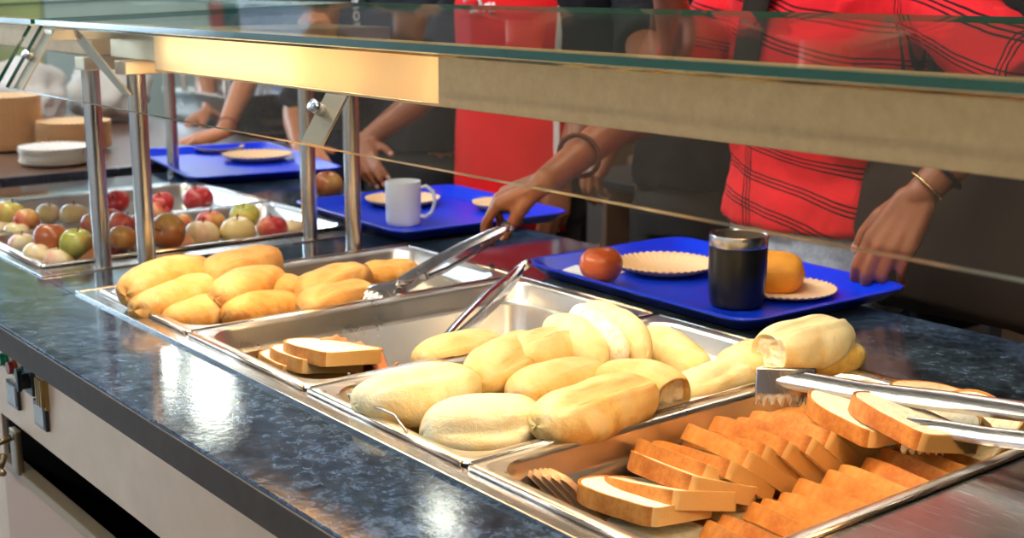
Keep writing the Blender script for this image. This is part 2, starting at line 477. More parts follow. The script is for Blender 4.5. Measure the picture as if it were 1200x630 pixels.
# fruit counter, a module of its own
fc = thing('fruit_counter', 'steel and stone counter module at the far left holding apple pans', 'counter', (-3.2, 1.1, FL))
def fpart(name, fn, m, sm=False):
    bm = bmesh.new(); fn(bm); bmesh.ops.translate(bm, verts=bm.verts, vec=-V(-3.2, 1.1, FL)); return link(name, bm, m, fc, smooth=sm)
FX0, FX1 = -3.35, -2.108
WL, WR = -3.16, -2.255
fpart('stone_top', lambda bm: (box(bm, (FX0, .585, -.042), (FX1, .735, -.001), .002), box(bm, (FX0, 1.44, -.042), (FX1, 1.690, -.001), .002), box(bm, (WR+.001, .7355, -.042), (FX1, 1.4395, -.001)), box(bm, (FX0, .7355, -.042), (WL-.001, 1.4395, -.001))), GRANITE)
fpart('well_frame', lambda bm: (box(bm, (WL, .736, -.02), (WR, .757, .002), .001), box(bm, (WL, 1.412, -.02), (WR, 1.439, .002), .001), box(bm, (-2.315, .757, -.02), (WR, 1.412, .002), .001), box(bm, (WL, .757, -.02), (-3.09, 1.412, .002), .001)), STEEL)
fpart('front_panel', lambda bm: (box(bm, (FX0, .605, -.88), (FX1, .63, -.043), .002)), STEEL_PANEL)
fpart('rear_panel', lambda bm: box(bm, (FX0, 1.63, -.88), (FX1, 1.66, -.043), .002), STEEL_PANEL)
pans += [make_pan(-2.698, -2.316, .06, 'steel pan of apples at the left, nearer one beside the front posts', .757, 1.412, .0075),
         make_pan(-3.086, -2.702, .06, 'farther steel pan of apples, beyond the first apple pan', .757, 1.412, .0075)]

# ------------------------------------------------------------------ sneeze guard
GX0, GX1 = -2.24, .55
g = thing('sneeze_guard', 'steel and glass sneeze guard standing over the bread pans', 'sneeze guard', (-1.2, 1.07, 0))
GO = V(-1.2, 1.07, 0)
def gpart(name, fn, m, sm=False, parent=None, shp=False):
    bm = bmesh.new(); fn(bm); bmesh.ops.translate(bm, verts=bm.verts, vec=-GO)
    o = link(name, bm, m, parent or g, smooth=sm or shp)
    if shp: sharp(o)
    return o
def post(x, y, z1, parent=None, go=None):
    bm = bmesh.new()
    tube(bm, [(x, y, .0005), (x, y, z1)], .0155, 28)
    tube(bm, [(x, y, .0005), (x, y, .0025)], .0175, 28)
    bmesh.ops.translate(bm, verts=bm.verts, vec=-(go or GO))
    o = link('post', bm, STEEL_TUBE, parent or g); sharp(o); return o
for x in (-2.12, .40):
    post(x, .872, .352); post(x, 1.285, .352)
# cross members joining front and rear posts, under the long lamp housing
for x in (-2.12, .40):
    gpart('cross_member', lambda bm: box(bm, (x-.022, .845, .352), (x+.022, 1.315, .3745), .002), BRACKET)
HX0 = -2.00
gpart('lamp_housing', lambda bm: (box(bm, (HX0, .858, .4215), (.50, 1.00, .4245), .001), box(bm, (HX0, .997, .3635), (.50, 1.00, .4215)), box(bm, (-1.22, .855, .3635), (.50, .858, .424), .001), box(bm, (HX0, .8555, .3635), (-1.2205, .858, .3665))), PAINT_BOX)
dm = bpy.data.materials.new('lamp_diffuser_plastic'); dm.use_nodes = True; t_ = NT(dm); t_.t.nodes.clear()
_a = t_.n('ShaderNodeBsdfTranslucent'); _a.inputs[0].default_value = (.97, .92, .80, 1); _b = t_.n('ShaderNodeBsdfDiffuse'); _b.inputs[0].default_value = (.80, .74, .60, 1)
_m = t_.n('ShaderNodeMixShader'); _o = t_.n('ShaderNodeOutputMaterial'); _m.inputs[0].default_value = .5
t_.l(_a.outputs[0], _m.inputs[1]); t_.l(_b.outputs[0], _m.inputs[2]); t_.l(_m.outputs[0], _o.inputs[0])
gpart('lamp_diffuser', lambda bm: box(bm, (HX0, .8555, .3670), (-1.2205, .8575, .4235)), dm)
gpart('lamp_tube', lambda bm: tube(bm, [(-1.97, .885, .395), (-1.55, .885, .395)], .007, 12), m_emit('warm_lamp_tube', (1.0, .90, .70), LAMP*1.6), True)
gpart('housing_end', lambda bm: (box(bm, (GX0+.02, .87, .3750), (HX0-.001, 1.30, .424), .003)), BRACKET)
for x in (-1.62, -1.02, -.42):   # lamp tubes under the housing
    gpart('lamp_tube', lambda bm: tube(bm, [(x-.25, .935, .384), (x+.25, .935, .384)], .011, 12), m_emit('warm_lamp_tube', (1.0, .70, .36), LAMP), True)
rear = gpart('rear_rail', lambda bm: box(bm, (-2.10, 1.27, .3755), (.50, 1.30, .40), .002), BRACKET)
# sloping front pane
P0 = V(0, .700, .3285); P1 = V(0, .7645, .4275)
dn = (P1-P0).normalized(); nn = V(0, -dn.z, dn.y)
def pane(bm):
    th = .006
    q = [P0, P1, P1+nn*th, P0+nn*th]
    a = [bm.verts.new((GX0, p.y, p.z)) for p in q]; b = [bm.verts.new((GX1, p.y, p.z)) for p in q]
    bm.faces.new((a[0], b[0], b[1], a[1]))
    bm.faces.new((a[3], a[2], b[2], b[3]))
    for k, mi in ((1, 1), (3, 2)):
        f = bm.faces.new((a[k], b[k], b[(k+1) % 4], a[(k+1) % 4])); f.material_index = mi
    bm.faces.new(a).material_index = 1; bm.faces.new(b[::-1]).material_index = 1
gpart('front_glass', pane, [GLASS, GLASS_EDGE, GLASS_EDGE2])
T0 = V(0, .752, .4325); T1 = V(0, 1.385, .4545)
def top(bm):
    th = .008
    a = [bm.verts.new((GX0, p.y, p.z)) for p in (T0, T1)] + [bm.verts.new((GX0, p.y, p.z+th)) for p in (T1, T0)]
    b = [bm.verts.new((GX1, v.co.y, v.co.z)) for v in a]
    bm.faces.new((a[0], b[0], b[1], a[1])); bm.faces.new((a[3], a[2], b[2], b[3]))
    for f in ((a[1], b[1], b[2], a[2]), (a[3], b[3], b[0], a[0]), a, b[::-1]): bm.faces.new(f).material_index = 1
gpart('top_glass', top, [GLASS_TOP, GLASS_EDGE])
# flat bracket straps behind the front pane, each with its clamp
for x in (-2.205, -1.245, -.25):
    full = x < -2
    Pt = P1 if full else P0.lerp(P1, .55)
    def strap(bm):
        w = .022
        for off, mi in ((-.004, 0),):
            s = [P0-dn*(-.004)-nn*.002, Pt-nn*.002, Pt-nn*.005, P0+dn*.004-nn*.005]
            a = [bm.verts.new((x-w, p.y, p.z)) for p in s]; b = [bm.verts.new((x+w, p.y, p.z)) for p in s]
            for k in range(4): bm.faces.new((a[k], b[k], b[(k+1) % 4], a[(k+1) % 4]))
            bm.faces.new(a); bm.faces.new(b[::-1])
        bmesh.ops.recalc_face_normals(bm, faces=bm.faces)
    br = gpart('glass_bracket', strap, BRACKET)
    c = P0.lerp(P1, .52 if full else .36)-nn*.001
    if full: gpart('bracket_arm', lambda bm: box(bm, (x-.018, Pt.y-.004, Pt.z-.020), (x+.018, .872 if full else .8545, Pt.z-.003), .001), BRACKET, parent=br)
    gpart('clamp', lambda bm: tube(bm, [(x-.008, c.y, c.z), (x-.008, c.y-nn.y*-.016, c.z+nn.z*.016)], .007, 14), STEEL, True, parent=br)
# flat arm running down from the housing end on to the front post
def arm(bm):
    pts = [(-2.232, .80, .424), (-2.175, .80, .424), (-2.103, .8535, .318), (-2.137, .8535, .318)]
    a = [bm.verts.new(p) for p in pts]; b = [bm.verts.new((p[0], p[1]+.004, p[2])) for p in pts]
    bm.faces.new(a); bm.faces.new(b[::-1])
    for k in range(4): bm.faces.new((a[k], b[k], b[(k+1) % 4], a[(k+1) % 4]))
    bmesh.ops.recalc_face_normals(bm, faces=bm.faces)
gpart('stay_plate', arm, BRACKET)

# guard of the fruit counter, its right end only
g2 = thing('sneeze_guard', 'second guard at far left with dark green glass edge, over the apples', 'sneeze guard', (-2.9, 1.07, 0))
GO2 = V(-2.9, 1.07, 0)
def gpart2(name, fn, m, sm=False):
    bm = bmesh.new(); fn(bm); bmesh.ops.translate(bm, verts=bm.verts, vec=-GO2); o = link(name, bm, m, g2, smooth=sm); return o
for x, y in ((-2.275, .853), (-2.275, 1.278), (-3.33, .858), (-3.33, 1.46)): post(x, y, .352, g2, GO2)
gpart2('cross_member', lambda bm: (box(bm, (-2.297, .835, .352), (-2.253, 1.30, .3745), .002), box(bm, (-3.352, .835, .352), (-3.308, 1.48, .3745), .002)), BRACKET)
gpart2('lamp_housing', lambda bm: box(bm, (-3.36, .855, .375), (-2.262, 1.00, .424), .003), PAINT_BOX)
def pane2(bm):
    th = .006; X0, X1 = -3.40, -2.295
    q = [P0, P1, P1+nn*th, P0+nn*th]
    a = [bm.verts.new((X0, p.y, p.z)) for p in q]; b = [bm.verts.new((X1, p.y, p.z)) for p in q]
    bm.faces.new((a[0], b[0], b[1], a[1])); bm.faces.new((a[3], a[2], b[2], b[3]))
    for k in (1, 3): bm.faces.new((a[k], b[k], b[(k+1) % 4], a[(k+1) % 4])).material_index = 1
    bm.faces.new(a).material_index = 1; bm.faces.new(b[::-1]).material_index = 1
gpart2('front_glass', pane2, [GLASS, GLASS_EDGE])
def top2(bm):
    th = .008; X0, X1 = -3.40, -2.262
    a = [bm.verts.new((X0, p.y, p.z)) for p in (T0, T1)] + [bm.verts.new((X0, p.y, p.z+th)) for p in (T1, T0)]
    b = [bm.verts.new((X1, v.co.y, v.co.z)) for v in a]
    bm.faces.new((a[0], b[0], b[1], a[1])); bm.faces.new((a[3], a[2], b[2], b[3]))
    for f in ((a[1], b[1], b[2], a[2]), (a[3], b[3], b[0], a[0]), a, b[::-1]): bm.faces.new(f).material_index = 1
gpart2('top_glass', top2, [GLASS_TOP, GLASS_EDGE])

# ------------------------------------------------------------------ bread rolls
def roll_mesh(L, W, H, seed, slit=.5, slit_off=-.62, groove=.30, torn=0, bend=0., nu=60, nv=56, taper=.5):
    """an elongated floury roll along x, base at z=0. slit 0..1, torn: +1/-1 end broken open"""
    bm = bmesh.new(); lay = bm.verts.layers.float.new('slit'); lay2 = bm.verts.layers.float.new('ear')
    rnd = random.Random(seed); off = V(rnd.random()*50, rnd.random()*50, rnd.random()*50)
    rows = []
    for i in range(nu+1):
        u = -1+2*i/nu
        uu = math.copysign(1-(1-abs(u))**1.7, u) if abs(u) < 1 else u
        prof = max(0, 1-abs(uu)**2.9)**taper
        row = []
        for k in range(nv):
            a = 2*PI*k/nv
            ca, sa = math.cos(a), math.sin(a)
            y = prof*W/2*math.copysign(abs(ca)**.9, ca); z = prof*H/2*math.copysign(abs(sa)**(.85 if sa > 0 else .7), sa)
            x = uu*L/2
            da = math.atan2(math.sin(a-PI/2+slit_off+.25*u), math.cos(a-PI/2+slit_off+.25*u))
            env = max(0, 1-(abs(uu)/.86)**4)
            s = 0; ear = 0; line = 0
            if slit > 0 and env > 0:
                wv = da + .10*math.sin(u*5+seed)
                s = (math.exp(-(wv/.34)**2) if wv < 0 else math.exp(-(wv/.12)**2))*env
                ear = math.exp(-((wv-.26)/.15)**2)*env
                line = math.exp(-((wv-.17)/.05)**2)*env + .5*math.exp(-((wv+.42)/.07)**2)*env
                sc = 1 - (groove*1.15)*s*slit + .11*ear*slit
                y *= sc; z *= sc
            p = V(x, y, z)
            n = noise.noise(p*11+off)*.15 + noise.noise(p*24+off)*.09 + noise.noise(p*60+off)*.03
            if u > .72 or u < -.72: n -= .22*(abs(u)-.72)/.28*(.5+noise.noise(V(u*3, a, seed)))
            q = p*(1+n*.9); q.x = x*(1+n*.25)
            if torn and u*torn > .62:
                lim = L/2*.72 + noise.noise(p*90+off)*.006
                if q.x*torn > lim: q.x = lim*torn - torn*.006*(1-(y*y/(W*W/4)+z*z/(H*H/4)))
            q.y += bend*(q.x/(L/2))**2*W
            q.z = max(q.z, -H*.40) + H*.40
            v = bm.verts.new(q); v[lay] = min(1, s*1.5*slit); v[lay2] = min(1, line*slit*1.3)
            row.append(v)
        rows.append(row)
    for a, b in zip(rows, rows[1:]):
        for k in range(nv):
            f = bm.faces.new((a[k], a[(k+1) % nv], b[(k+1) % nv], b[k]))
            if torn and all(abs(v.co.x) > L/2*.60 and v.co.x*torn > 0 for v in f.verts):
                cx = sum((v.co.x for v in f.verts))/4*torn
                f.normal_update()
                if abs(f.normal.x) > .72: f.material_index = 1
    bmesh.ops.remove_doubles(bm, verts=bm.verts, dist=1e-5)
    bmesh.ops.recalc_face_normals(bm, faces=bm.faces)
    return bm

def make_roll(label, group, p1, p2, z, W=None, H=None, seed=1, pal=None, crumb=None, pitch=0, rollx=0, top=None, **k):
    """p1,p2: the ends on the picture, resting so its middle is at height z"""
    a = at(*p1, z=z); b = at(*p2, z=z)
    c = (a+b)/2; d = b-a; L = d.length
    W = W or .072; H = H or .055
    bm = roll_mesh(L, W, H, seed, **k)
    o = link('bread_roll', bm, [pal or CRUST_PALE, crumb or CRUMB])
    o.rotation_euler = (Euler((rollx, pitch, 0)).to_matrix().to_4x4() if False else Matrix.Rotation(math.atan2(d.y, d.x), 4, 'Z') @ Matrix.Rotation(pitch, 4, 'Y') @ Matrix.Rotation(rollx, 4, 'X')).to_euler()
    o.location = c - V(0, 0, H*.45)
    return tag(o, label, 'bread roll', group)

G3 = 'pale rolls heaped in the third pan'
RL = [
 ('pale roll with broken brown end nearest the pan corner', (414, 474), (566, 446), .020, dict(W=.075, H=.066, seed=3, slit=.5, bend=.1)),
 ('largest pale roll with cracked crust at the front of its pan', (492, 506), (642, 494), .006, dict(W=.088, H=.074, seed=4, slit=.5, slit_off=-1.3)),
 ('half hidden pale roll at the back left of the pale heap', (486, 424), (590, 402), .000, dict(W=.075, H=.055, seed=5, slit=.2)),
 ('pale roll pointing away in the middle of the heap, behind the broken one', (556, 448), (632, 400), .022, dict(W=.078, H=.062, seed=6, slit=.5, slit_off=-.9)),
 ('small round pale roll between the large front roll and the slit roll', (598, 462), (706, 432), .016, dict(W=.068, H=.055, seed=7, slit=.2)),
 ('pale roll with curved white crust edge left of the split roll', (602, 418), (708, 398), .030, dict(W=.072, H=.058, seed=8, slit=.9, slit_off=-.2)),
 ('long slit pale roll beside the sliced bread pan', (628, 496), (762, 456), .026, dict(W=.082, H=.062, seed=9, slit=1., slit_off=-.6, groove=.42)),
 ('white floury roll with torn crumb end, right of the slit roll', (706, 436), (800, 468), .018, dict(W=.074, H=.060, seed=10, torn=1, slit=.1)),
 ('golden sided roll lying against the rear wall of the pale pan', (748, 394), (824, 432), .010, dict(W=.066, H=.056, seed=11, slit=.1)),
 ('flat pale roll near the right end of its pan', (796, 464), (880, 434), .004, dict(W=.070, H=.060, seed=12, slit=.3)),
 ('short white roll beside the big tong head', (850, 440), (902, 412), .012, dict(W=.066, H=.060, seed=13, slit=.1)),
 ('pale roll low under the slit roll', (640, 512), (740, 486), -.022, dict(W=.075, H=.05, seed=14, slit=.2)),
 ('pale roll low beneath the white torn roll', (722, 490), (812, 462), -.020, dict(W=.075, H=.05, seed=15, slit=.2)),
 ('pale roll low in the near left corner of its pan', (440, 500), (530, 470), -.024, dict(W=.080, H=.05, seed=16, slit=.2)),
 ('pale roll low behind the heap, under the split roll', (650, 440), (740, 410), -.020, dict(W=.085, H=.05, seed=17, slit=.2)),
 ('pale roll low at the far side of the heap', (560, 432), (640, 410), -.022, dict(W=.085, H=.05, seed=18, slit=.2)),
]
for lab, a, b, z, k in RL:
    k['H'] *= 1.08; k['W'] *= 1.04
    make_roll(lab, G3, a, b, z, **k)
# the split roll: two golden halves with white crumb between
def split_roll():
    a = at(668, 372, z=.048); b = at(726, 418, z=.028)
    c = (a+b)/2; d = b-a
    t = thing('split_roll', 'tall split roll showing a white crumb band, by the blue tray corner', 'bread roll', c-V(0, 0, .036), (0, .10, math.atan2(d.y, d.x)), G3)
    L = d.length*1.12
    bm = roll_mesh(L, .056, .070, 31, slit=.1); bmesh.ops.translate(bm, verts=bm.verts, vec=(0, -.030, 0)); link('half', bm, [CRUST_PALE, CRUMB], t)
    bm = roll_mesh(L*1.08, .046, .078, 32, slit=0); bmesh.ops.translate(bm, verts=bm.verts, vec=(0, .030, .004)); link('half', bm, [CRUST_PALE, CRUMB], t)
    bm = roll_mesh(L*1.0, .040, .074, 33, slit=0); bmesh.ops.translate(bm, verts=bm.verts, vec=(0, .004, .004)); link('crumb', bm, [CRUMB, CRUMB], t)
split_roll()
make_roll('large pale roll with rough white end lying behind the big tongs', 'rolls lying beyond the big tongs', (890, 412), (990, 388), .048, W=.082, H=.068, seed=41, torn=-1, slit=1, slit_off=-.3)
make_roll('small golden roll lying beside the large one behind the big tongs', 'rolls lying beyond the big tongs', (926, 422), (1012, 412), .022, W=.062, H=.048, seed=42, slit=.2, pal=m_crust('light_gold_crust', (.90, .72, .34), (.84, .54, .12), (.6, .3, .06), .1))
G1 = 'golden rolls in the first pan'
RG = [
 ('golden roll with brown cut end, topmost at the left of the first pan', (146, 344), (240, 312), .036, dict(W=.072, H=.060, seed=51, torn=0, slit=0)),
 ('long golden roll below the topmost, along the pan corner', (156, 362), (254, 334), .016, dict(W=.066, H=.055, seed=52, slit=.1)),
 ('low golden roll at the near rim of the first pan', (192, 376), (268, 358), -.002, dict(W=.064, H=.045, seed=53, slit=0)),
 ('pale topped golden roll at the back of the left heap', (238, 326), (322, 300), .032, dict(W=.070, H=.060, seed=54, slit=.4)),
 ('smooth golden roll in the middle of the left heap', (250, 348), (328, 322), .026, dict(W=.064, H=.055, seed=55, slit=0)),
 ('dark golden roll with white torn end at the near side', (260, 370), (352, 354), .002, dict(W=.060, H=.050, seed=56, torn=1, slit=0)),
 ('small golden roll end peeping out right of the left heap', (300, 346), (354, 336), .006, dict(W=.060, H=.050, seed=57, slit=0)),
 ('pale golden roll lying alone in the middle of the first pan', (350, 344), (428, 320), .010, dict(W=.072, H=.056, seed=58, slit=.5)),
 ('golden roll leaning at the near side of the lone middle pair', (352, 362), (434, 340), .004, dict(W=.062, H=.050, seed=59, slit=.6)),
 ('golden roll bitten at one end, touched by the tong head', (422, 322), (488, 314), .004, dict(W=.060, H=.045, seed=60, torn=-1, slit=.2)),
 ('hidden golden roll at the bottom of the left heap', (190, 360), (290, 340), -.020, dict(W=.075, H=.045, seed=61, slit=0)),
]
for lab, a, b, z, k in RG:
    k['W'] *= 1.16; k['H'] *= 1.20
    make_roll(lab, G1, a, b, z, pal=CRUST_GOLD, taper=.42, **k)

# ------------------------------------------------------------------ bread slices
def slice_outline(w, h, n=8):
    """loaf section: flat foot at y=0, domed top; centred on x"""
    pts = [(-w/2*.92, 0), (w/2*.92, 0)]
    def arc(cx, cy, rx, ry, a0, a1):
        return [(cx+rx*math.cos(a0+(a1-a0)*k/n), cy+ry*math.sin(a0+(a1-a0)*k/n)) for k in range(n+1)]
    r = h*.10
    out = arc(w/2-r, r, r, r, -PI/2, 0) + arc(w/2-w*.47, h*.46, w*.47, h*.54, 0, PI/2) + arc(-w/2+w*.47, h*.46, w*.47, h*.54, PI/2, PI) + arc(-w/2+r, r, r, r, PI, 1.5*PI)
    return out
def slice_meshes(w, h, t, seed, ct=.0035):
    """lying flat: section in xy, thickness in z; returns crust and crumb"""
    rnd = random.Random(seed)
    out = [(x*(1+.02*rnd.uniform(-1, 1)*0), y) for x, y in slice_outline(w, h)]
    cx, cy = 0, h*.45
    inn = [(cx+(x-cx)*(1-ct/(w/2)), cy+(y-cy)*(1-ct/(h/2))) for x, y in out]
    def wob(x, y, s): return .0012*noise.noise(V(x*30, y*30, seed+s))
    bm = bmesh.new()
    R1 = [(x, y, t/2*.86+wob(x, y, 0)) for x, y in inn]; R2 = [(x, y, t/2+wob(x, y, 0)) for x, y in [(a+(b-a)*.72, c+(d-c)*.72) for (a, c), (b, d) in zip(inn, out)]]
    R3 = [(x, y, t/2*.93+wob(x, y, 0)) for x, y in out]; R4 = [(x, y, -t/2*.93+wob(x, y, 5)) for x, y in out]
    R5 = [(x, y, -t/2+wob(x, y, 5)) for x, y, _ in R2]; R6 = [(x, y, -t/2*.86+wob(x, y, 5)) for x, y in inn]
    loops(bm, [R1, R2, R3, R4, R5, R6, R1], close_last=False)
    bmesh.ops.remove_doubles(bm, verts=bm.verts, dist=1e-6)
    bm2 = bmesh.new()
    k1 = [(cx+(x-cx)*.55, cy+(y-cy)*.55, t/2*.93+wob(x, y, 9)*.6) for x, y in inn]
    k2 = [(cx+(x-cx)*.55, cy+(y-cy)*.55, -t/2*.93+wob(x, y, 8)*.6) for x, y in inn]
    a = [(x, y, t/2*.93+wob(x, y, 0)) for x, y in inn]; b = [(x, y, -t/2*.93+wob(x, y, 5)) for x, y in inn]
    loops(bm2, [k1, a, b, k2], True, True)
    return bm, bm2
def make_slice(name, label, cat, w, h, t, seed, crust, crumb, group, center, rot):
    o = thing(name, label, cat, center, rot, group)
    a, b = slice_meshes(w, h, t, seed)
    sharp(link('crust', a, crust, o), 28); sharp(link('crumb', b, crumb, o), 40)
    return o
D = math.radians
G4 = 'brown bread slices in the nearest pan'
protos = [make_slice('bread_slice', 'brown bread slice with white crumb face, first and nearest of the main row', 'bread slice', .106, .134, .0205, s, CRUST_SLICE, CRUMB_WARM if s else CRUMB, G4, (0, 0, 0), (0, 0, 0)) for s in range(3)]
whitep = make_slice('bread_slice', 'x', 'bread slice', .106, .134, .0205, 9, CRUST_SLICE, CRUMB, G4, (0, 0, 0), (0, 0, 0))
used = set()
def put(proto, label, group, loc, rot):
    if proto.name in used: return dup(proto, loc, rot, label, group)
    used.add(proto.name); proto.location = loc; proto.rotation_euler = rot; proto['label'] = label; proto['group'] = group
    return proto

N1 = ['first', 'second', 'third', 'fourth', 'fifth', 'sixth', 'seventh', 'eighth', 'ninth', 'tenth', 'eleventh', 'twelfth', 'thirteenth', 'fourteenth', 'fifteenth', 'sixteenth']
Rr = random.Random(5)
for i in range(16):
    th = [10, 15, 20, 26, 31, 34, 37, 38, 38, 37, 36, 34, 30, 26, 20, 15][i]
    yn = .856 + .0300*i + Rr.uniform(-.003, .003)
    zn = [-.014, -.004, .002, .006, .007, .008, .008, .008, .008, .009, .009, .010, .011, .012, .014, .016][i]
    hw = .052
    loc = (-.872 + Rr.uniform(-.006, .006) - (.006 if i in (3, 6) else 0), yn + hw*math.cos(D(th)), zn - hw*math.sin(D(th)))
    rot = (D(Rr.uniform(-4, 4) + (-6 if i < 3 or i > 9 else 0)), D(th), D(90 + Rr.uniform(-6, 6)))
    lab = 'brown crusted bread slice, %s from the near end of the long main row' % N1[i]
    put(whitep if i in (0, 1, 2, 11, 13, 14, 15) else protos[i % 3], lab, G4, loc, rot)
for i in range(12):
    th = 36; yn = .885 + .031*i + Rr.uniform(-.003, .003); zn = -.024 + .0010*i; hw = .052
    put(protos[i % 3], 'bread slice, %s from the near end of the low row along the right rim' % N1[i], G4,
        (-.727 + Rr.uniform(-.004, .004), yn + hw*math.cos(D(th)), zn - hw*math.sin(D(th))), (D(Rr.uniform(-3, 3)+4), D(th), D(90 + Rr.uniform(-5, 5))))
# slices lying under the main row
for i in range(4):
    put(protos[i % 3], 'bread slice at the bottom of the pan, %s of those under the main row' % N1[i], G4, (-.830, .90+.115*i, -.062), (0, D(2), D(90)))
# white faced slices leaning at the far right of the pan
put(whitep, 'round topped slice with a white swirled face, leaning at the far right', G4, (-.775, 1.245, -.018), (D(12), D(-52), D(60)))
put(whitep, 'slice behind the white swirled one at the far right of the pan', G4, (-.748, 1.283, -.016), (D(8), D(-50), D(62)))
ca = at(1003, 492, z=.016); cb = at(1048, 506, z=.020)
put(whitep, 'slice with white swirled face lying on top near the tong head', G4, (ca.x+.064, ca.y, .016), (D(4), D(3), D(82)))
put(whitep, 'slice with white face strip on top of the row end, between both tong arms', G4, (cb.x+.066, cb.y+.01, .022), (D(6), D(13), D(84)))
put(protos[1], 'brown slice under the lower tong arm, topmost at the far end', G4, (-.80, 1.325, .008), (D(0), D(5), D(80)))
# thin slices in the front left corner
thin = make_slice('bread_slice', 'x', 'bread slice', .085, .080, .0065, 3, m_cloth('thin_crust', (.88, .50, .25), .7, .1, .15, 40), m_crumb('thin_crumb', (.88, .52, .26), (.80, .42, .18)), 'thin slices in the corner of the nearest pan', (0, 0, 0), (0, 0, 0))
for i in range(5):
    c = at(632+11*i, 590+1.5*i, z=-.048)
    put(thin, 'thin orange slice in the near corner of the pan, %s from the left' % N1[i], 'thin slices in the corner of the nearest pan', (c.x+.012, c.y+.01, -.040), (D(-10), D(48), D(60+3*i)))
# white slices in the second pan
G2 = 'white bread slices in the nearly empty pan'
tops = [((390, 408), .002), ((366, 417), -.013), ((345, 425), -.028)]
labs = ['uppermost white slice of the small stack beside the ham', 'second white slice from the top of the small stack', 'lowest white slice that shows in the small stack, nearest the rim', 'white slice hidden at the foot of the small stack', 'bottom white slice of the small stack in the nearly empty pan']
for i, (p, z) in enumerate(tops):
    c = at(*p, z=z)
    put(whitep, labs[i], G2, (c.x+.062, c.y, z), (D(-3), D(9), D(90+[8, 1, -6][i])))
put(whitep, labs[3], G2, (c.x+.066, c.y+.012, -.060), (0, D(3), D(90)))
put(whitep, labs[4], G2, (c.x+.070, c.y+.022, -.084), (0, 0, D(94)))
put(whitep, 'bottommost slice resting on the floor of the nearly empty pan', G2, (c.x+.070, c.y+.03, -.107), (0, 0, D(90)))
# ham: folded sheet
def ham(label, p, z, rz, seed):
    bm = bmesh.new(); n, m = 22, 14
    g_ = [[bm.verts.new((-.055+.11*i/n, -.032+.064*j/m*(1-.35*(i/n)), .010*math.sin(i*.75+j*.12+seed)+.006*noise.noise(V(i*.3, j*.3, seed))+.010*(1-j/m))) for j in range(m+1)] for i in range(n+1)]
    for i in range(n):
        for j in range(m): bm.faces.new((g_[i][j], g_[i+1][j], g_[i+1][j+1], g_[i][j+1]))
    o = link('ham_slice', bm, HAM); s = o.modifiers.new('t', 'SOLIDIFY'); s.thickness = .003
    c = at(*p, z=z); o.location = c; o.rotation_euler = (0, D(8), rz); tag(o, label, 'ham', 'folded ham in the nearly empty pan')
ham('pink folded ham slice, upper one right of the white slices', (425, 417), -.022, D(20), 1)
ham('pink folded ham slice, lower one right of the white slices', (432, 428), -.036, D(-20), 3)

# ------------------------------------------------------------------ apples
def apple_mesh(r, seed):
    rnd = random.Random(seed); o3 = V(rnd.random()*9, rnd.random()*9, 3)
    bm = bmesh.new(); prof = []
    n = 22
    for i in range(n+1):
        a = -PI/2 + PI*i/n
        rr = math.cos(a)*(1+.06*math.sin(a)); z = math.sin(a)*.88
        z -= .30*math.exp(-(rr/.26)**2) if a > 0 else -.16*math.exp(-(rr/.22)**2)
        prof.append((max(rr, 0)*r if 0 < i < n else 0, z*r))
    def fn(rr, z, ang):
        k = 1+.035*math.sin(ang*5+seed)*(.5-z/r*.4)+.05*noise.noise(V(math.cos(ang), math.sin(ang), z*8)+o3)
        return rr*k, z
    lathe(bm, prof, 28, fn)
    s = bmesh.new()
    tube(s, [(0, 0, .50*r), (.02*r, 0, .80*r), (.12*r, .03*r, 1.02*r)], [.045*r, .035*r, .06*r], 6)
    return bm, s
def apple_proto(m, r, seed):
    t = thing('apple', 'x', 'apple'); a, s = apple_mesh(r, seed); link('body', a, m, t); link('stem', s, STEM, t); return t
AP = {k: apple_proto(m, .0335, i+1) for i, (k, m) in enumerate((('g', A_GREEN), ('r', A_RED), ('b', A_RUST), ('p', A_PALE)))}
GA, GB = 'apples in the nearer apple pan', 'apples in the farther apple pan'
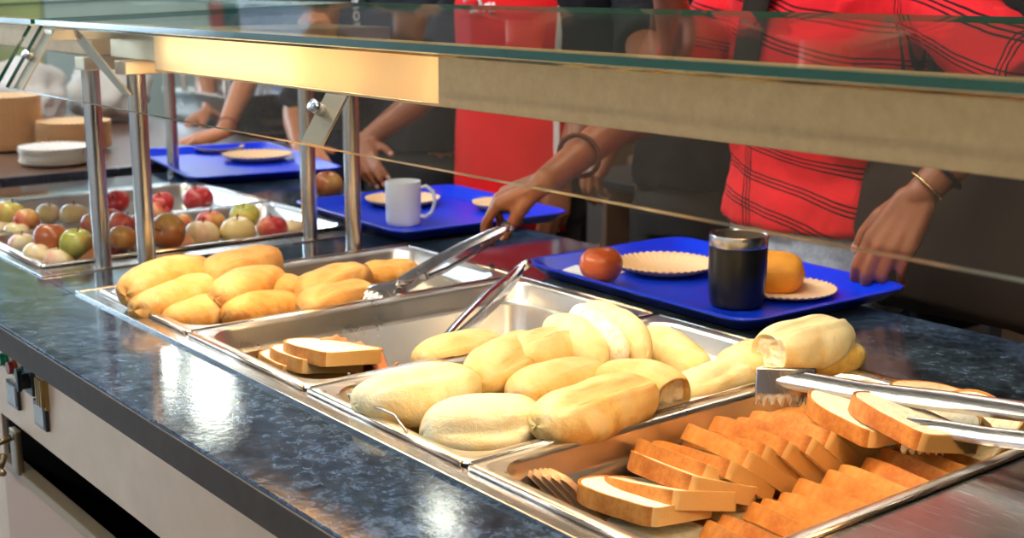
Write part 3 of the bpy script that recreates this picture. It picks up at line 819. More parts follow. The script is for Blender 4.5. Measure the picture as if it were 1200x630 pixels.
AL = [  # px, py, radius px, kind, z, label, tilt
 (12, 250, 17, 'g', .030, 'green apple on top of the heap at the left edge', GB, 20),
 (31, 259, 15, 'r', .020, 'pink red apple leaning on the green one at the left edge', GB, 70),
 (57, 251, 14, 'p', .012, 'pale pink apple at the middle back of the left heap', GB, 15),
 (86, 252, 16, 'p', .014, 'pale rosy apple just left of the front left post', GB, 10),
 (2, 268, 13, 'p', .000, 'pale apple cut by the left edge of the photo', GB, 25),
 (20, 273, 13, 'p', .000, 'pale apple low beside the one cut by the left edge', GB, 10),
 (26, 287, 16, 'p', .000, 'flat pale apple at the near left rim of the nearer apple pan', GA, 5),
 (60, 279, 21, 'b', .030, 'red brown apple on top, near the rim of the apple pan', GA, -18),
 (90, 285, 20, 'g', .026, 'green apple with red blush beside the red brown one', GA, -12),
 (44, 298, 17, 'p', .004, 'rusty pale apple at the near rim, below the red brown one', GA, 8),
 (70, 306, 20, 'p', -.006, 'wide pale red apple lowest at the near corner of the pan', GA, 5),
 (137, 237, 15, 'r', .034, 'red and yellow apple on top between the two front posts', GB, 60),
 (131, 258, 12, 'r', .014, 'small red apple between the two front posts, left one', GB, 50),
 (142, 262, 14, 'r', .018, 'red apple between the two front posts, right one', GA, 50),
 (144, 279, 17, 'b', .018, 'russet apple half behind the front post of the bread guard', GA, 30),
 (136, 290, 10, 'r', -.008, 'dark red apple low between the two front posts', GA, 0),
 (190, 238, 14, 'r', .026, 'yellow and red apple just right of the second front post', GB, 35),
 (186, 250, 11, 'r', .008, 'red apple below the yellow and red one beside the post', GB, 60),
 (197, 271, 22, 'b', .024, 'large russet green apple on top, right of the second post', GA, 110),
 (213, 265, 12, 'r', .010, 'red apple peeping out behind the large russet one', GA, 60),
 (232, 234, 18, 'r', .000, 'lone dark red apple in the corner of the farther pan', GB, 15),
 (247, 262, 18, 'r', .004, 'flat red apple in the middle of the nearer pan, back row', GA, 5),
 (237, 276, 21, 'p', .004, 'pale yellow apple with rosy side in the nearer pan', GA, -10),
 (287, 254, 18, 'g', .014, 'yellow green apple with dark stem end, back right', GA, -20),
 (279, 272, 21, 'p', .006, 'pale pink apple in front of the yellow green one', GA, -5),
 (319, 268, 18, 'r', .000, 'rosy apple near the right end of the nearer pan', GA, 0),
 (343, 270, 10, 'p', -.010, 'pale apple mostly behind the rear post', GA, 0),
 (213, 288, 18, 'p', -.012, 'pale apple low at the rim right of the second post', GA, 0),
 (110, 262, 15, 'r', .012, 'red apple mostly hidden behind the front left post', GB, 20),
 (165, 262, 15, 'p', .012, 'pale apple mostly hidden behind the second front post', GB, 20),
 (165, 285, 15, 'p', -.006, 'pale apple low and hidden behind the second front post', GA, 20),
 (105, 300, 15, 'r', .000, 'red apple low and hidden behind the front left post', GA, 20),
]
ua = set()
for px, py, rp, k, z, lab, grp, tilt in AL:
    c = at(px, py, z=z); dist = (c-cam_o).dot(fw); r = rp*dist/Fpx
    s = min(1.2, max(.8, r/.0335))
    # viewed tilt: lean the crown towards or away from the camera
    rot = (D(-tilt*.5), D(-tilt*.6), Rr.uniform(0, 6.28))
    p = AP[k]
    if k in ua: o = dup(p, c, rot, lab, grp)
    else: ua.add(k); o = p; o.location = c; o.rotation_euler = rot; o['label'] = lab; o['group'] = grp
    o.scale = (s, s, s)

# ------------------------------------------------------------------ blue trays
def tray(label, corner_pts, z, size=None):
    """corner_pts: world (x,y) centre, yaw; size"""
    cx, cy, yaw, w, d = corner_pts
    bm = bmesh.new(); h = .022
    def L(i, zz, r): return [(x, y, zz) for x, y in rrect(-w/2+i, -d/2+i, w/2-i, d/2-i, r)]
    loops(bm, [L(.024, 0, .025), L(.004, h-.003, .035), L(0, h-.003, .04), L(-.001, h, .04), L(.002, h+.0015, .04), L(.009, h, .036), L(.028, .0032, .024), L(.05, .0032, .02)], True, True)
    o = link('serving_tray', bm, BLUE, loc=(cx, cy, z)); o.rotation_euler.z = yaw; sharp(o, 55)
    return tag(o, label, 'tray', 'blue plastic trays along the customer side')
tray('blue tray carrying the black tumbler, nearest on the right', (-1.482, 1.582, D(-1.5), .535, .385), .0052)
tray('blue tray carrying the white mug, in the middle', (-2.325, 1.600, D(-3), .475, .425), .0052)
tray('blue tray at the left behind the apple pans, under a hand', (-3.345, 1.645, D(-10), .66, .41), .0012)

# ------------------------------------------------------------------ paper plates
def plate_mesh(r, flutes=44, h=.016):
    bm = bmesh.new()
    prof = [(0, .001), (r*.3, .001), (r*.62, .0012), (r*.70, .003), (r*.85, h*.62), (r*.97, h), (r, h*1.02), (r*.985, h*.98-.0016), (r*.86, h*.62-.0022), (r*.71, .0012), (r*.62, 0), (0, 0)]
    def fn(rr, z, a):
        k = max(0, (rr/r-.66)/.34)
        return rr*(1+.006*k*math.sin(flutes*a)), z + (.0014*k*math.sin(flutes*a))
    lathe(bm, prof, flutes*4, fn)
    return bm
def plate(label, c, r, m=PAPER, rot=(0, 0, 0), group='fluted paper plates on the trays', h=.016):
    o = link('paper_plate', plate_mesh(r, h=h), m, loc=c); o.rotation_euler = rot
    return tag(o, label, 'plate', group)
c = at(775, 320, z=.006); plate('fluted beige paper plate between the apple and the black tumbler', (c.x, c.y+.01, .0095), .088)
c2 = at(920, 345, z=.006); plate('beige paper plate holding the orange bun', (c2.x, c2.y, .0095), .082, h=.010)
c = at(472, 244, z=.006); plate('beige paper plate behind the white mug', (c.x-.03, c.y+.02, .0095), .085)
c = at(590, 246, z=.006); plate('paper plate showing beside the reaching hand on the middle tray', (c.x, c.y, .0095), .07)
c = at(302, 187, z=.006); plate('fluted paper plate on the left tray, the nearer of two', (c.x, c.y, .006), .10, PAPER, h=.018)
c = at(262, 178, z=.006); plate('paper plate on the left tray, half behind the nearer plate', (c.x-.03, c.y, .006), .075, PAPER, h=.014)

# orange bun
bm = roll_mesh(.120, .092, .070, 77, slit=0, taper=.42)
o = link('orange_bun', bm, m_crust('orange_bun_crust', (.86, .34, .035), (.80, .28, .022), (.62, .19, .02), 0), loc=(c2.x-.034, c2.y-.006, .0115)); o.rotation_euler.z = D(35)
tag(o, 'smooth orange bun lying on a paper plate beside the black tumbler', 'bun')
# napkin under apple
c = at(702, 322, z=.006)
bm = bmesh.new(); box(bm, (-.05, -.035, 0), (.05, .035, .0015), .0004); o = link('paper_napkin', bm, mat('napkin_paper', (.82, .86, .95), .8), loc=(c.x-.015, c.y-.005, .0088)); o.rotation_euler.z = D(20)
tag(o, 'white paper napkin under the apple on the right tray', 'napkin')
c = at(704, 315, z=.038); o = thing('apple', 'glossy red orange apple on the right tray beside the paper plate', 'apple', (c.x, c.y, .0445), (D(-8), D(14), 2.2))
a, s = apple_mesh(.0365, 21); link('body', a, A_DARK, o); link('stem', s, STEM, o)
c = at(384, 222, z=.03); o = thing('apple', 'dark russet apple on the middle tray between the two rear posts', 'apple', (c.x, c.y, .042), (D(10), 0, 1.))
a, s = apple_mesh(.035, 22); link('body', a, A_RUST, o); link('stem', s, STEM, o)

# white mug
c = at(457, 266, z=.006)
mug = thing('coffee_mug', 'plain white mug on the middle blue tray', 'mug', (c.x, c.y+.034, .009))
bm = bmesh.new(); r = .0365
lathe(bm, [(0, 0), (r*.92, 0), (r*.98, .003), (r, .010), (r*1.02, .088), (r*1.01, .0905), (r*.96, .0905), (r*.93, .086), (r*.91, .010), (r*.8, .006), (0, .006)], 48)
WM = mat('white_ceramic', (.66, .70, .76), .3); sharp(link('cup', bm, WM, mug), 50)
bm = bmesh.new(); tube(bm, [(r*.95, 0, .076), (r+.012, 0, .080), (r+.026, 0, .070), (r+.030, 0, .048), (r+.024, 0, .026), (r+.010, 0, .016), (r*.95, 0, .018)], .0042, 10)
hd = link('handle', bm, WM, mug); mug.rotation_euler.z = D(45)
# black tumbler
c = at(842, 364, z=.006)
tb = thing('tumbler', 'matte black insulated tumbler with steel rim', 'cup', (c.x, c.y+.040, .009))
bm = bmesh.new()
lathe(bm, [(0, 0), (.034, 0), (.0395, .002), (.0420, .008), (.0446, .030), (.0452, .055), (.0452, .090), (.0452, .0955)], 56); sharp(link('body', bm, mat('matte_black_coating', (.008, .009, .009), .28), tb), 50)
bm = bmesh.new()
lathe(bm, [(.0452, .0955), (.0457, .0965), (.0457, .111), (.0450, .114), (.0440, .114), (.0425, .111)], 56); sharp(link('steel_rim', bm, STEEL, tb), 50)
bm = bmesh.new(); lathe(bm, [(.0425, .111), (.0415, .055), (.038, .012), (0, .010)], 56); sharp(link('inner_wall', bm, mat('dull_inner_steel', (.16, .13, .11), .55, .5), tb), 50)

# ------------------------------------------------------------------ tongs
def channel(bm, pts, widths, deps, nrm):
    """U-section arm along pts, open towards -nrm"""
    rows = []
    pts = [Vector(p) for p in pts]
    for i, p in enumerate(pts):
        d = (pts[min(i+1, len(pts)-1)]-pts[max(i-1, 0)]).normalized()
        n_ = (Vector(nrm)-d*Vector(nrm).dot(d)).normalized(); s = d.cross(n_).normalized()
        w, h = widths[i]/2, deps[i]
        th = .0011
        prof = [(-w, -h), (-w, -h*.25), (-w*.72, 0), (0, h*.10), (w*.72, 0), (w, -h*.25), (w, -h), (w-th, -h), (w-th, -h*.28), (w*.68, -th), (0, h*.10-th), (-w*.68, -th), (-w+th, -h*.28), (-w+th, -h)]
        rows.append([bm.verts.new(p+s*a+n_*b) for a, b in prof])
    k = len(rows[0])
    for a, b in zip(rows, rows[1:]):
        for j in range(k): bm.faces.new((a[j], a[(j+1) % k], b[(j+1) % k], b[j]))
    bm.faces.new(rows[0][::-1]); bm.faces.new(rows[-1])
    bmesh.ops.recalc_face_normals(bm, faces=bm.faces)
def tong_head(bm, base, d, nrm, L=.07, W=.052, w0=.02, teeth=7, cup=.010):
    """scalloped, slightly cupped gripping head"""
    d = Vector(d).normalized(); n_ = (Vector(nrm)-d*Vector(nrm).dot(d)).normalized(); s = d.cross(n_)
    nu, nv = 16, teeth*6
    def pt(u, v, off):
        w = w0+(W-w0)*min(1, u*2.2)**.7
        x = v*w/2
        ln = u*L
        tz = 0
        if u > .7:
            q = (u-.7)/.3
            tooth = abs(math.sin(v*teeth*PI/2))**.8
            ln = .7*L + q*(L*.3)*(.45+.55*tooth)
        c_ = -cup*(v*v) - cup*1.2*(max(0, u-.55)/.45)**2
        return base + d*ln + s*x + n_*(c_+off)
    for off, flip in ((0, 1), (-.0012, 0)):
        gr = [[bm.verts.new(pt(i/nu, -1+2*j/nv, off)) for j in range(nv+1)] for i in range(nu+1)]
        for i in range(nu):
            for j in range(nv):
                q = (gr[i][j], gr[i][j+1], gr[i+1][j+1], gr[i+1][j])
                bm.faces.new(q if flip else q[::-1])
        if off == 0: g0 = gr
    for i in range(nu):
        for j in (0, nv): bm.faces.new((g0[i][j], g0[i+1][j], gr[i+1][j], gr[i][j]))
    for j in range(nv):
        for i in (0, nu): bm.faces.new((g0[i][j], g0[i][j+1], gr[i][j+1], gr[i][j]))
    bmesh.ops.recalc_face_normals(bm, faces=bm.faces)
def tongs(label, hinge, tipA, tipB, nA, nB, W=.05, w=.018, headL=.065, extra=None, teeth=7):
    t = thing('serving_tongs', label, 'tongs', hinge, group=None)
    H_ = Vector(hinge)
    for tip, n_ in ((tipA, nA), (tipB, nB)):
        tip = Vector(tip); d = (tip-H_).normalized(); n_ = Vector(n_)
        nn_ = (n_-d*n_.dot(d)).normalized()
        L = (tip-H_).length; e = L-headL
        pts = [nn_*.004+d*.002, nn_*.008+d*L*.12, nn_*.010+d*L*.35, nn_*.006+d*L*.6, d*e]
        bm = bmesh.new(); channel(bm, pts, [w*.8, w, w*1.05, w, w*.95], [.006]*5, nn_)
        arm_ = link('arm', bm, STEEL_TONG, t); sharp(arm_, 60)
        bm = bmesh.new(); tong_head(bm, d*(e-.002), d, nn_, headL, W, w*.9, teeth); link('gripping_head', bm, STEEL_TONG, t)
    bm = bmesh.new(); d = ((Vector(tipA)+Vector(tipB))/2-H_).normalized(); sd = d.cross(Vector(nA)).normalized()
    tube(bm, [-sd*w*.5, sd*w*.5], .0075, 14); link('hinge', bm, STEEL_TONG, t)
    return t
# in the pale hand, over the first pan
h_ = at(596, 266, z=.075)
ta = at(430, 348, z=.012); tb_ = at(462, 352, z=-.004)
tongs('steel tongs with scalloped head held over the first pan', h_, ta, tb_, (.35, -.30, .85), (.35, .45, -.55), .066, .022, .080)
# lying in the nearly empty pan
h_ = at(613, 312, z=.050)
tongs('steel tongs standing in the nearly empty pan', h_, at(482, 428, z=-.030), at(512, 424, z=-.030), (-.3, -.5, .6), (.5, .5, -.2), .046, .027, .06)
# big pair at the lower right
def big_tongs():
    hg = at(1330, 505, z=.075)
    t = thing('serving_tongs', 'large steel tongs resting across the sliced bread, at the right', 'tongs', hg)
    a0 = at(886, 448, z=.040); a1 = at(962, 452, z=.040)
    d = (hg-a1); 
    bm = bmesh.new()
    n_ = V(.45, -.35, .8)
    pts = [at(888, 434, z=.046)-hg, at(948, 444, z=.044)-hg, at(1010, 455, z=.044)-hg, at(1100, 465, z=.052)-hg, at(1210, 479, z=.062)-hg, V(0, 0, .004)]
    channel(bm, pts, [.020, .026, .026, .027, .027, .022], [.010, .010, .008, .008, .008, .008], n_); sharp(link('arm', bm, STEEL_TONG, t), 60)
    bm = bmesh.new(); q0 = at(922, 440, z=.044)-hg; box_n = V(.62, -.48, .62); tong_head(bm, q0+V(0, 0, .010), V(.16, -.14, -.75), box_n, .046, .074, .070, 7, .004)
    link('gripping_head', bm, STEEL_TONG, t)
    bm = bmesh.new()
    n2 = V(.45, -.35, .8)
    p2 = [at(1062, 493, z=.040)-hg, at(1104, 499, z=.039)-hg, at(1150, 506, z=.040)-hg, at(1210, 513, z=.046)-hg, V(0, 0, -.004)]
    channel(bm, p2, [.016, .021, .021, .022, .020], [.008]*5, n2); sharp(link('arm', bm, STEEL_TONG, t), 60)
    bm = bmesh.new(); tong_head(bm, (at(1086, 497, z=.040)-hg), V(.12, -.12, -.75), V(.62, -.48, .62), .034, .050, .046, 6, .004); link('gripping_head', bm, STEEL_TONG, t)
    bm = bmesh.new(); tube(bm, [V(0, -.012, 0), V(0, .012, 0)], .009, 14); link('hinge', bm, STEEL_TONG, t)
big_tongs()

# ------------------------------------------------------------------ people
def cone(bm, a, ra, b, rb, n=14, flat=False):
    a, b = Vector(a), Vector(b)
    d, u, w = frame(b-a)
    r1 = [bm.verts.new(a+(u*math.cos(2*PI*k/n)+w*math.sin(2*PI*k/n))*ra) for k in range(n)]
    r2 = [bm.verts.new(b+(u*math.cos(2*PI*k/n)+w*math.sin(2*PI*k/n))*rb) for k in range(n)]
    for k in range(n): bm.faces.new((r1[k], r1[(k+1) % n], r2[(k+1) % n], r2[k]))
    bm.faces.new(r1[::-1]); bm.faces.new(r2)
def ball(bm, c, r, rot=None):
    m = Matrix.Translation(Vector(c)) @ (rot.to_4x4() if rot else Matrix.Identity(4)) @ (Matrix.Diagonal((*r, 1)) if isinstance(r, (tuple, list)) else Matrix.Scale(r, 4))
    bmesh.ops.create_icosphere(bm, subdivisions=2, radius=1, matrix=m)
def cap(bm, a, ra, b, rb):
    cone(bm, a, ra, b, rb); ball(bm, a, ra); ball(bm, b, rb)
def chain(bm, pts):
    for (a, ra), (b, rb) in zip(pts, pts[1:]): cap(bm, a, ra, b, rb)

def hand(bm, wrist, fwd, back, side, curls, thumb, sc=1.0, spread=.06, nails=None):
    """fwd wrist->knuckles, back = normal of the back of the hand, side=+1 thumb towards fwd x back"""
    fwd = Vector(fwd).normalized(); back = (Vector(back)-fwd*Vector(back).dot(fwd)).normalized(); lat = fwd.cross(back)*side
    W = Vector(wrist)
    offs = [.029, .010, -.009, -.027]; ml = [.088, .092, .086, .077]
    pl = [(.044, .025, .021), (.048, .029, .022), (.045, .027, .021), (.035, .021, .019)]
    rr = [.0092, .0094, .0088, .0078]
    for i in range(4):
        b0 = W + fwd*.012*sc + lat*offs[i]*.62*sc
        k = W + fwd*ml[i]*sc + lat*offs[i]*sc + back*(.002 if i in (1, 2) else -.002)*sc
        cap(bm, b0, .0145*sc, k, .0118*sc)
        cap(bm, b0-back*.008*sc, .013*sc, k-back*.007*sc-fwd*.01*sc, .0105*sc)
        d = (fwd + lat*(offs[i]*spread/.03)).normalized(); p = k; n_ = back
        ax = d.cross(back).normalized()
        for j in range(3):
            ang = curls[i][j]
            d = (Matrix.Rotation(-ang, 3, ax) @ d).normalized()
            q = p + d*pl[i][j]*sc
            cap(bm, p, rr[i]*(1.06-.08*j)*sc, q, rr[i]*(.98-.10*j)*sc)
            p = q
            if j == 2 and nails is not None:
                nn_ = (Matrix.Rotation(-sum(curls[i]), 3, ax) @ back).normalized()
                nails.append((q-d*.002*sc+nn_*rr[i]*.62*sc, d, nn_, rr[i]*.62*sc))
    # thumb: metacarpal, proximal, distal
    t0 = W + fwd*.018*sc + lat*.016*sc - back*.004*sc
    a, b, c_ = [ (fwd*v[0]+lat*v[1]-back*v[2]).normalized() for v in thumb ]
    t1 = t0+a*.044*sc; t2 = t1+b*.034*sc; t3 = t2+c_*.027*sc
    cap(bm, t0, .0155*sc, t1, .0125*sc); cap(bm, t1, .0122*sc, t2, .0108*sc); cap(bm, t2, .0108*sc, t3, .0092*sc)
    cap(bm, t1, .011*sc, W+fwd*.05*sc+lat*.02*sc, .010*sc)
    if nails is not None:
        nv = (back - c_*back.dot(c_)).normalized(); nv = (nv+lat*.6).normalized(); nv = (nv-c_*nv.dot(c_)).normalized()
        nails.append((t3-c_*.001*sc+nv*.0062*sc, c_, nv, .0075*sc))

RELAX = [(.35, .5, .3), (.4, .55, .35), (.45, .6, .35), (.5, .65, .4)]
THUMB = [(.75, .75, .25), (.9, .45, .25), (1, .25, .3)]
def remesh(o, vox, smooth=4, fac=.5):
    m = o.modifiers.new('union', 'REMESH'); m.mode = 'VOXEL'; m.voxel_size = vox; m.use_smooth_shade = True
    s = o.modifiers.new('soften', 'SMOOTH'); s.iterations = smooth; s.factor = fac
def person(label, px, py, yaw, arms, skin, shirt, trousers, sleeve=.95, height=1.0, legs=True, hem=.03, build=1.0, vox=.005, hair=HAIR, face_tilt=0):
    """arms: {'R':(elbow, wrist, hand-kwargs), 'L':...} in world coordinates; yaw 0 faces -Y"""
    base_ = V(px, py, FL)
    root = thing('person', label, 'person', base_)
    f = V(math.sin(yaw), -math.cos(yaw), 0); r = V(-math.cos(yaw), -math.sin(yaw), 0)   # r: the person's own right
    P = lambda a, b, z: V(px, py, 0) + r*a + f*b + V(0, 0, z)
    fin = lambda bm: bmesh.ops.translate(bm, verts=bm.verts, vec=-base_)
    bm = bmesh.new(); nails = []
    rz = Matrix.Rotation(yaw, 3, 'Z')
    bs = build
    for z, hw, dd in ((.02, .150, .105), (.10, .135, .098), (.20, .132, .092), (.32, .150, .105), (.42, .160, .105), (.50, .150, .085)):
        ball(bm, P(0, 0, z), (hw*bs, dd*bs, .075), rz)
    for s in (1, -1): cap(bm, P(.05*s, 0, .54), .048, P(.165*s*bs, 0, .505), .052)
    cap(bm, P(0, -.005, .52), .056, P(0, .012, .63), .050)
    hc = P(0, .025, .745)
    ball(bm, hc, (.074, .092, .098), rz); ball(bm, P(0, .055, .685), (.054, .052, .058), rz); ball(bm, P(0, .075, .655), (.026, .022, .02), rz)
    cap(bm, P(0, .108, .745), .009, P(0, .128, .708), .013)
    for s in (1, -1):
        ball(bm, P(.076*s, .018, .722), (.010, .018, .030), rz)
        ball(bm, P(.030*s, .098, .762), (.022, .014, .008), rz)
        ball(bm, P(.014*s, .118, .702), .009)
    ball(bm, P(0, .110, .682), (.024, .010, .0055), rz); ball(bm, P(0, .108, .670), (.021, .010, .006), rz)
    if legs:
        for s in (1, -1):
            chain(bm, [(P(.085*s, 0, .0), .085), (P(.095*s, .015, -.42), .055), (P(.10*s, 0, -.60), .052), (P(.10*s, -.01, -.82), .036)])
            cap(bm, P(.10*s, -.03, -.855), .035, P(.11*s, .12, -.865), .030)
    shp = {}
    for s, k in ((1, 'R'), (-1, 'L')):
        sh = P(.185*s*bs, 0, .49); el, wr, hk = arms[k]; el = Vector(el); wr = Vector(wr); shp[k] = (sh, el, wr)
        chain(bm, [(sh, .054), (sh.lerp(el, .5), .046), (el, .038)])
        mid = el.lerp(wr, .3); chain(bm, [(el, .038), (mid, .041), (wr, .0255)])
        ball(bm, wr, .026)
        hk = dict(hk); fwd = hk.pop('fwd', (wr-el).normalized()); back = hk.pop('back', (0, 0, 1))
        side = hk.pop('side', None)
        hand(bm, wr, fwd, back, side, hk.pop('curls', RELAX), hk.pop('thumb', THUMB), hk.pop('sc', 1.0), hk.pop('spread', .06), nails)
    fin(bm); body = link('body', bm, skin, root); remesh(body, vox, 3)
    # nails
    if nails:
        nm = mat('nail', (.62, .32, .24), .3)
        for c_, d, n_, r_ in nails:
            w_ = d.cross(n_).normalized(); rot = Matrix((w_, d, n_)).transposed()
            bm = bmesh.new(); ball(bm, c_, (r_, r_*1.25, r_*.45), rot)
            fin(bm); link('fingernail', bm, nm, root)
    for s in (1, -1):
        bm = bmesh.new(); ball(bm, P(.031*s, .1, .745), .0125); fin(bm); ey = link('eye', bm, mat('eye_white', (.5, .48, .45), .2), root); bm = bmesh.new(); ball(bm, P(.031*s, .1095, .745), .0062); fin(bm); link('iris', bm, HAIR, ey)
    bm = bmesh.new(); ball(bm, P(0, .005, .775), (.082, .098, .085), rz); ball(bm, P(0, -.03, .73), (.078, .072, .08), rz)
    fin(bm); h = link('hair', bm, hair, root); remesh(h, .008, 2)
    # shirt
    bm = bmesh.new()
    n = 32; rings = []
    for z, hw, dd, yo in ((hem-.001, .170, .128, 0), (hem, .178, .134, 0), (hem+.06, .172, .130, 0), (.14, .164, .124, 0), (.24, .160, .120, 0), (.34, .172, .126, 0), (.44, .182, .124, 0), (.50, .196, .112, 0), (.545, .150, .088, -.005), (.565, .072, .066, -.005), (.57, .06, .06, -.005)):
        rings.append([tuple(P(hw*bs*math.cos(2*PI*k/n), dd*bs*math.sin(2*PI*k/n)+yo, z)) for k in range(n)])
    loops(bm, rings, True, True)
    for k in 'RL':
        sh, el, wr = shp[k]
        ball(bm, sh+V(0, 0, .002), .074)
        if sleeve <= 1:
            e = sh.lerp(el, sleeve); cone(bm, sh, .070, e, .066, 24)
        else:
            cone(bm, sh, .070, el, .055, 24); ball(bm, el, .055); cone(bm, el, .055, el.lerp(wr, sleeve-1), .045, 24)
    fin(bm); sh_ = link('shirt', bm, shirt, root); remesh(sh_, .008, 3)
    tex = bpy.data.textures.get('folds') or bpy.data.textures.new('folds', 'CLOUDS'); tex.noise_scale = .09; tex.noise_depth = 3
    dsp = sh_.modifiers.new('folds', 'DISPLACE'); dsp.texture = tex; dsp.strength = .028; dsp.mid_level = .45
    if legs:
        bm = bmesh.new(); rings = []
        for z, hw, dd in ((-.10, .168, .120), (-.02, .170, .122), (.04, .160, .116), (hem+.02, .150, .108)):
            rings.append([tuple(P(hw*bs*math.cos(2*PI*k/n), dd*bs*math.sin(2*PI*k/n), z)) for k in range(n)])
        loops(bm, rings, True, True)
        for s in (1, -1):
            cone(bm, P(.085*s, 0, -.05), .098, P(.095*s, .012, -.42), .078, 24); ball(bm, P(.095*s, .012, -.42), .078); cone(bm, P(.095*s, .012, -.42), .078, P(.10*s, 0, -.82), .064, 24)
        fin(bm); tr = link('trousers', bm, trousers, root); remesh(tr, .010, 3)
        for s in (1, -1):
            bm = bmesh.new(); cap(bm, P(.10*s, -.035, -.862), .040, P(.112*s, .13, -.866), .034); box(bm, tuple(P(.10*s, .05, -.890)-V(.05, .10, .006)), tuple(P(.10*s, .05, -.890)+V(.05, .10, .004)))
            fin(bm); so = link('shoe', bm, BLACK_CLOTH, root); remesh(so, .010, 2)
    root['_p'] = 0; del root['_p']
    return root, P, fin

def strip(bm, pts, w, th, side):
    """a flat band along pts; side = width direction"""
    rows = []
    side = Vector(side).normalized()
    pts = [Vector(p) for p in pts]
    for i, p in enumerate(pts):
        d = (pts[min(i+1, len(pts)-1)]-pts[max(i-1, 0)]).normalized(); s = (side-d*side.dot(d)).normalized(); n_ = d.cross(s)
        rows.append([bm.verts.new(p+s*a*w/2+n_*b*th/2) for a, b in ((-1, -1), (1, -1), (1, 1), (-1, 1))])
    for a, b in zip(rows, rows[1:]):
        for k in range(4): bm.faces.new((a[k], a[(k+1) % 4], b[(k+1) % 4], b[k]))
    bm.faces.new(rows[0][::-1]); bm.faces.new(rows[-1]); bmesh.ops.recalc_face_normals(bm, faces=bm.faces)

# person on the right, in the red shirt with dark lines
SHIRT4 = m_striped_shirt()
wr4 = at(1078, 228, y=1.80); el4 = at(1205, 105, y=1.93)
root4, P4, fin4 = person('person in a red shirt with thin dark lines and jeans, hand on nearest tray', -1.615, 2.03, D(-2), {
    'R': (V(-1.93, 1.97, .325), at(775, -55, y=1.80), dict(fwd=(-.2, -.2, .9), back=(0, 1, .2), side=-1)),
    'L': (el4, wr4, dict(fwd=at(1040, 290, y=1.755)-wr4, back=(.30, -.80, .35), side=1, sc=1.12,
          curls=[(.35, .55, .3), (.45, .55, .3), (.5, .6, .3), (.55, .6, .35)], thumb=[(.75, .55, .30), (.95, .30, .35), (1, .0, .45)], spread=.05))},
    SKIN1, SHIRT4, JEANS, sleeve=1.0, hem=.045, build=1.18, vox=.0045)
# dark strap across the chest, and the bag at the hip
bm = bmesh.new()
strip(bm, [P4(.02, .11, .555), P4(.03, .150, .50), P4(.045, .158, .42), P4(.055, .160, .35), P4(.02, .160, .30), P4(-.06, .155, .255), P4(-.15, .120, .225), P4(-.21, .04, .21)], .062, .006, P4(1, 0, 0)-P4(0, 0, 0))
fin4(bm); link('bag_strap', bm, BROWNBAG, root4)
bag = thing('shoulder_bag', 'large dark brown bag hanging at the hip of the person in the lined shirt', 'bag', P4(-.36, .04, -.06))
def bagb(bm):
    rings = []
    for z, hw, dd in ((0, .02, .01), (0.0, .17, .045), (.03, .19, .06), (.12, .20, .07), (.22, .19, .062), (.285, .175, .045), (.29, .02, .01)):
        rings.append([(x+.0, y, z+.012*math.sin(x*22)) for x, y in rrect(-hw, -dd, hw, dd, min(.04, dd*.9), 5)])
    loops(bm, rings, True, True)
bm = bmesh.new(); bagb(bm); link('bag_body', bm, BROWNBAG, bag)
bm = bmesh.new(); bmesh.ops.create_uvsphere(bm, u_segments=2, v_segments=2, radius=.0001) if False else None
tube(bm, [(-.12, -.05, .27), (-.10, -.06, .33), (0, -.06, .36), (.10, -.06, .33), (.12, -.05, .27)], .008, 8); link('bag_handle', bm, BROWNBAG, bag)
# bracelet and hair band on the wrist
d4 = (el4-wr4).normalized()
def ring(c, ax, R_, r_, m, name, root, fin, sq=1.0):
    bm = bmesh.new(); _, u, w = frame(ax)
    tube(bm, [c+(u*math.cos(a)*R_+w*math.sin(a)*R_*sq) for a in [2*PI*k/30 for k in range(31)]], r_, 8, cap=False); fin(bm); return link(name, bm, m, root)
ring(wr4+d4*.018, d4+V(.1, 0, .15), .0335, .0022, mat('gold_bracelet', (.85, .62, .25), .25, 1), 'bracelet', root4, fin4)
ring(wr4+d4*.050, d4, .0350, .0040, BLACK_CLOTH, 'hair_band', root4, fin4)

# person in the middle, dark clothes, holding the tongs
hT = at(596, 266, z=.075)
wr5 = at(640, 212, y=hT.y+.085); el5 = at(762, 118, y=1.98)
root5, P5, fin5 = person('person in black reaching under the glass with steel tongs', -2.22, 2.33, D(14), {
    'R': (el5, wr5, dict(fwd=at(570, 236, y=hT.y+.03)-wr5, back=(.10, -.30, .95), side=-1, sc=1.05,
          curls=[(.55, .45, .2), (.68, .45, .25), (.80, .5, .25), (.9, .6, .3)], thumb=[(.80, .45, .45), (.85, .10, .60), (.8, .0, .65)], spread=.14)),
    'L': (V(-2.02, 2.10, .26), at(716, 165, y=2.02), dict(fwd=at(678, 228, y=1.98)-at(716, 165, y=2.02), back=(0, -.8, .5), side=1))},
    SKIN1, m_cloth('black_shirt', (.012, .011, .012)), GREY_CLOTH, sleeve=.55, hem=.02, vox=.0045)
bm = bmesh.new(); strip(bm, [P5(-.06, .11, .55), P5(-.075, .145, .48), P5(-.08, .142, .36), P5(-.075, .14, .26)], .010, .004, P5(1, 0, 0)-P5(0, 0, 0)); fin5(bm)
link('red_cord', bm, RED, root5)
ring(wr5+(el5-wr5)*.28, el5-wr5, .041, .005, m_cloth('brown_band', (.10, .035, .02)), 'wrist_band', root5, fin5)
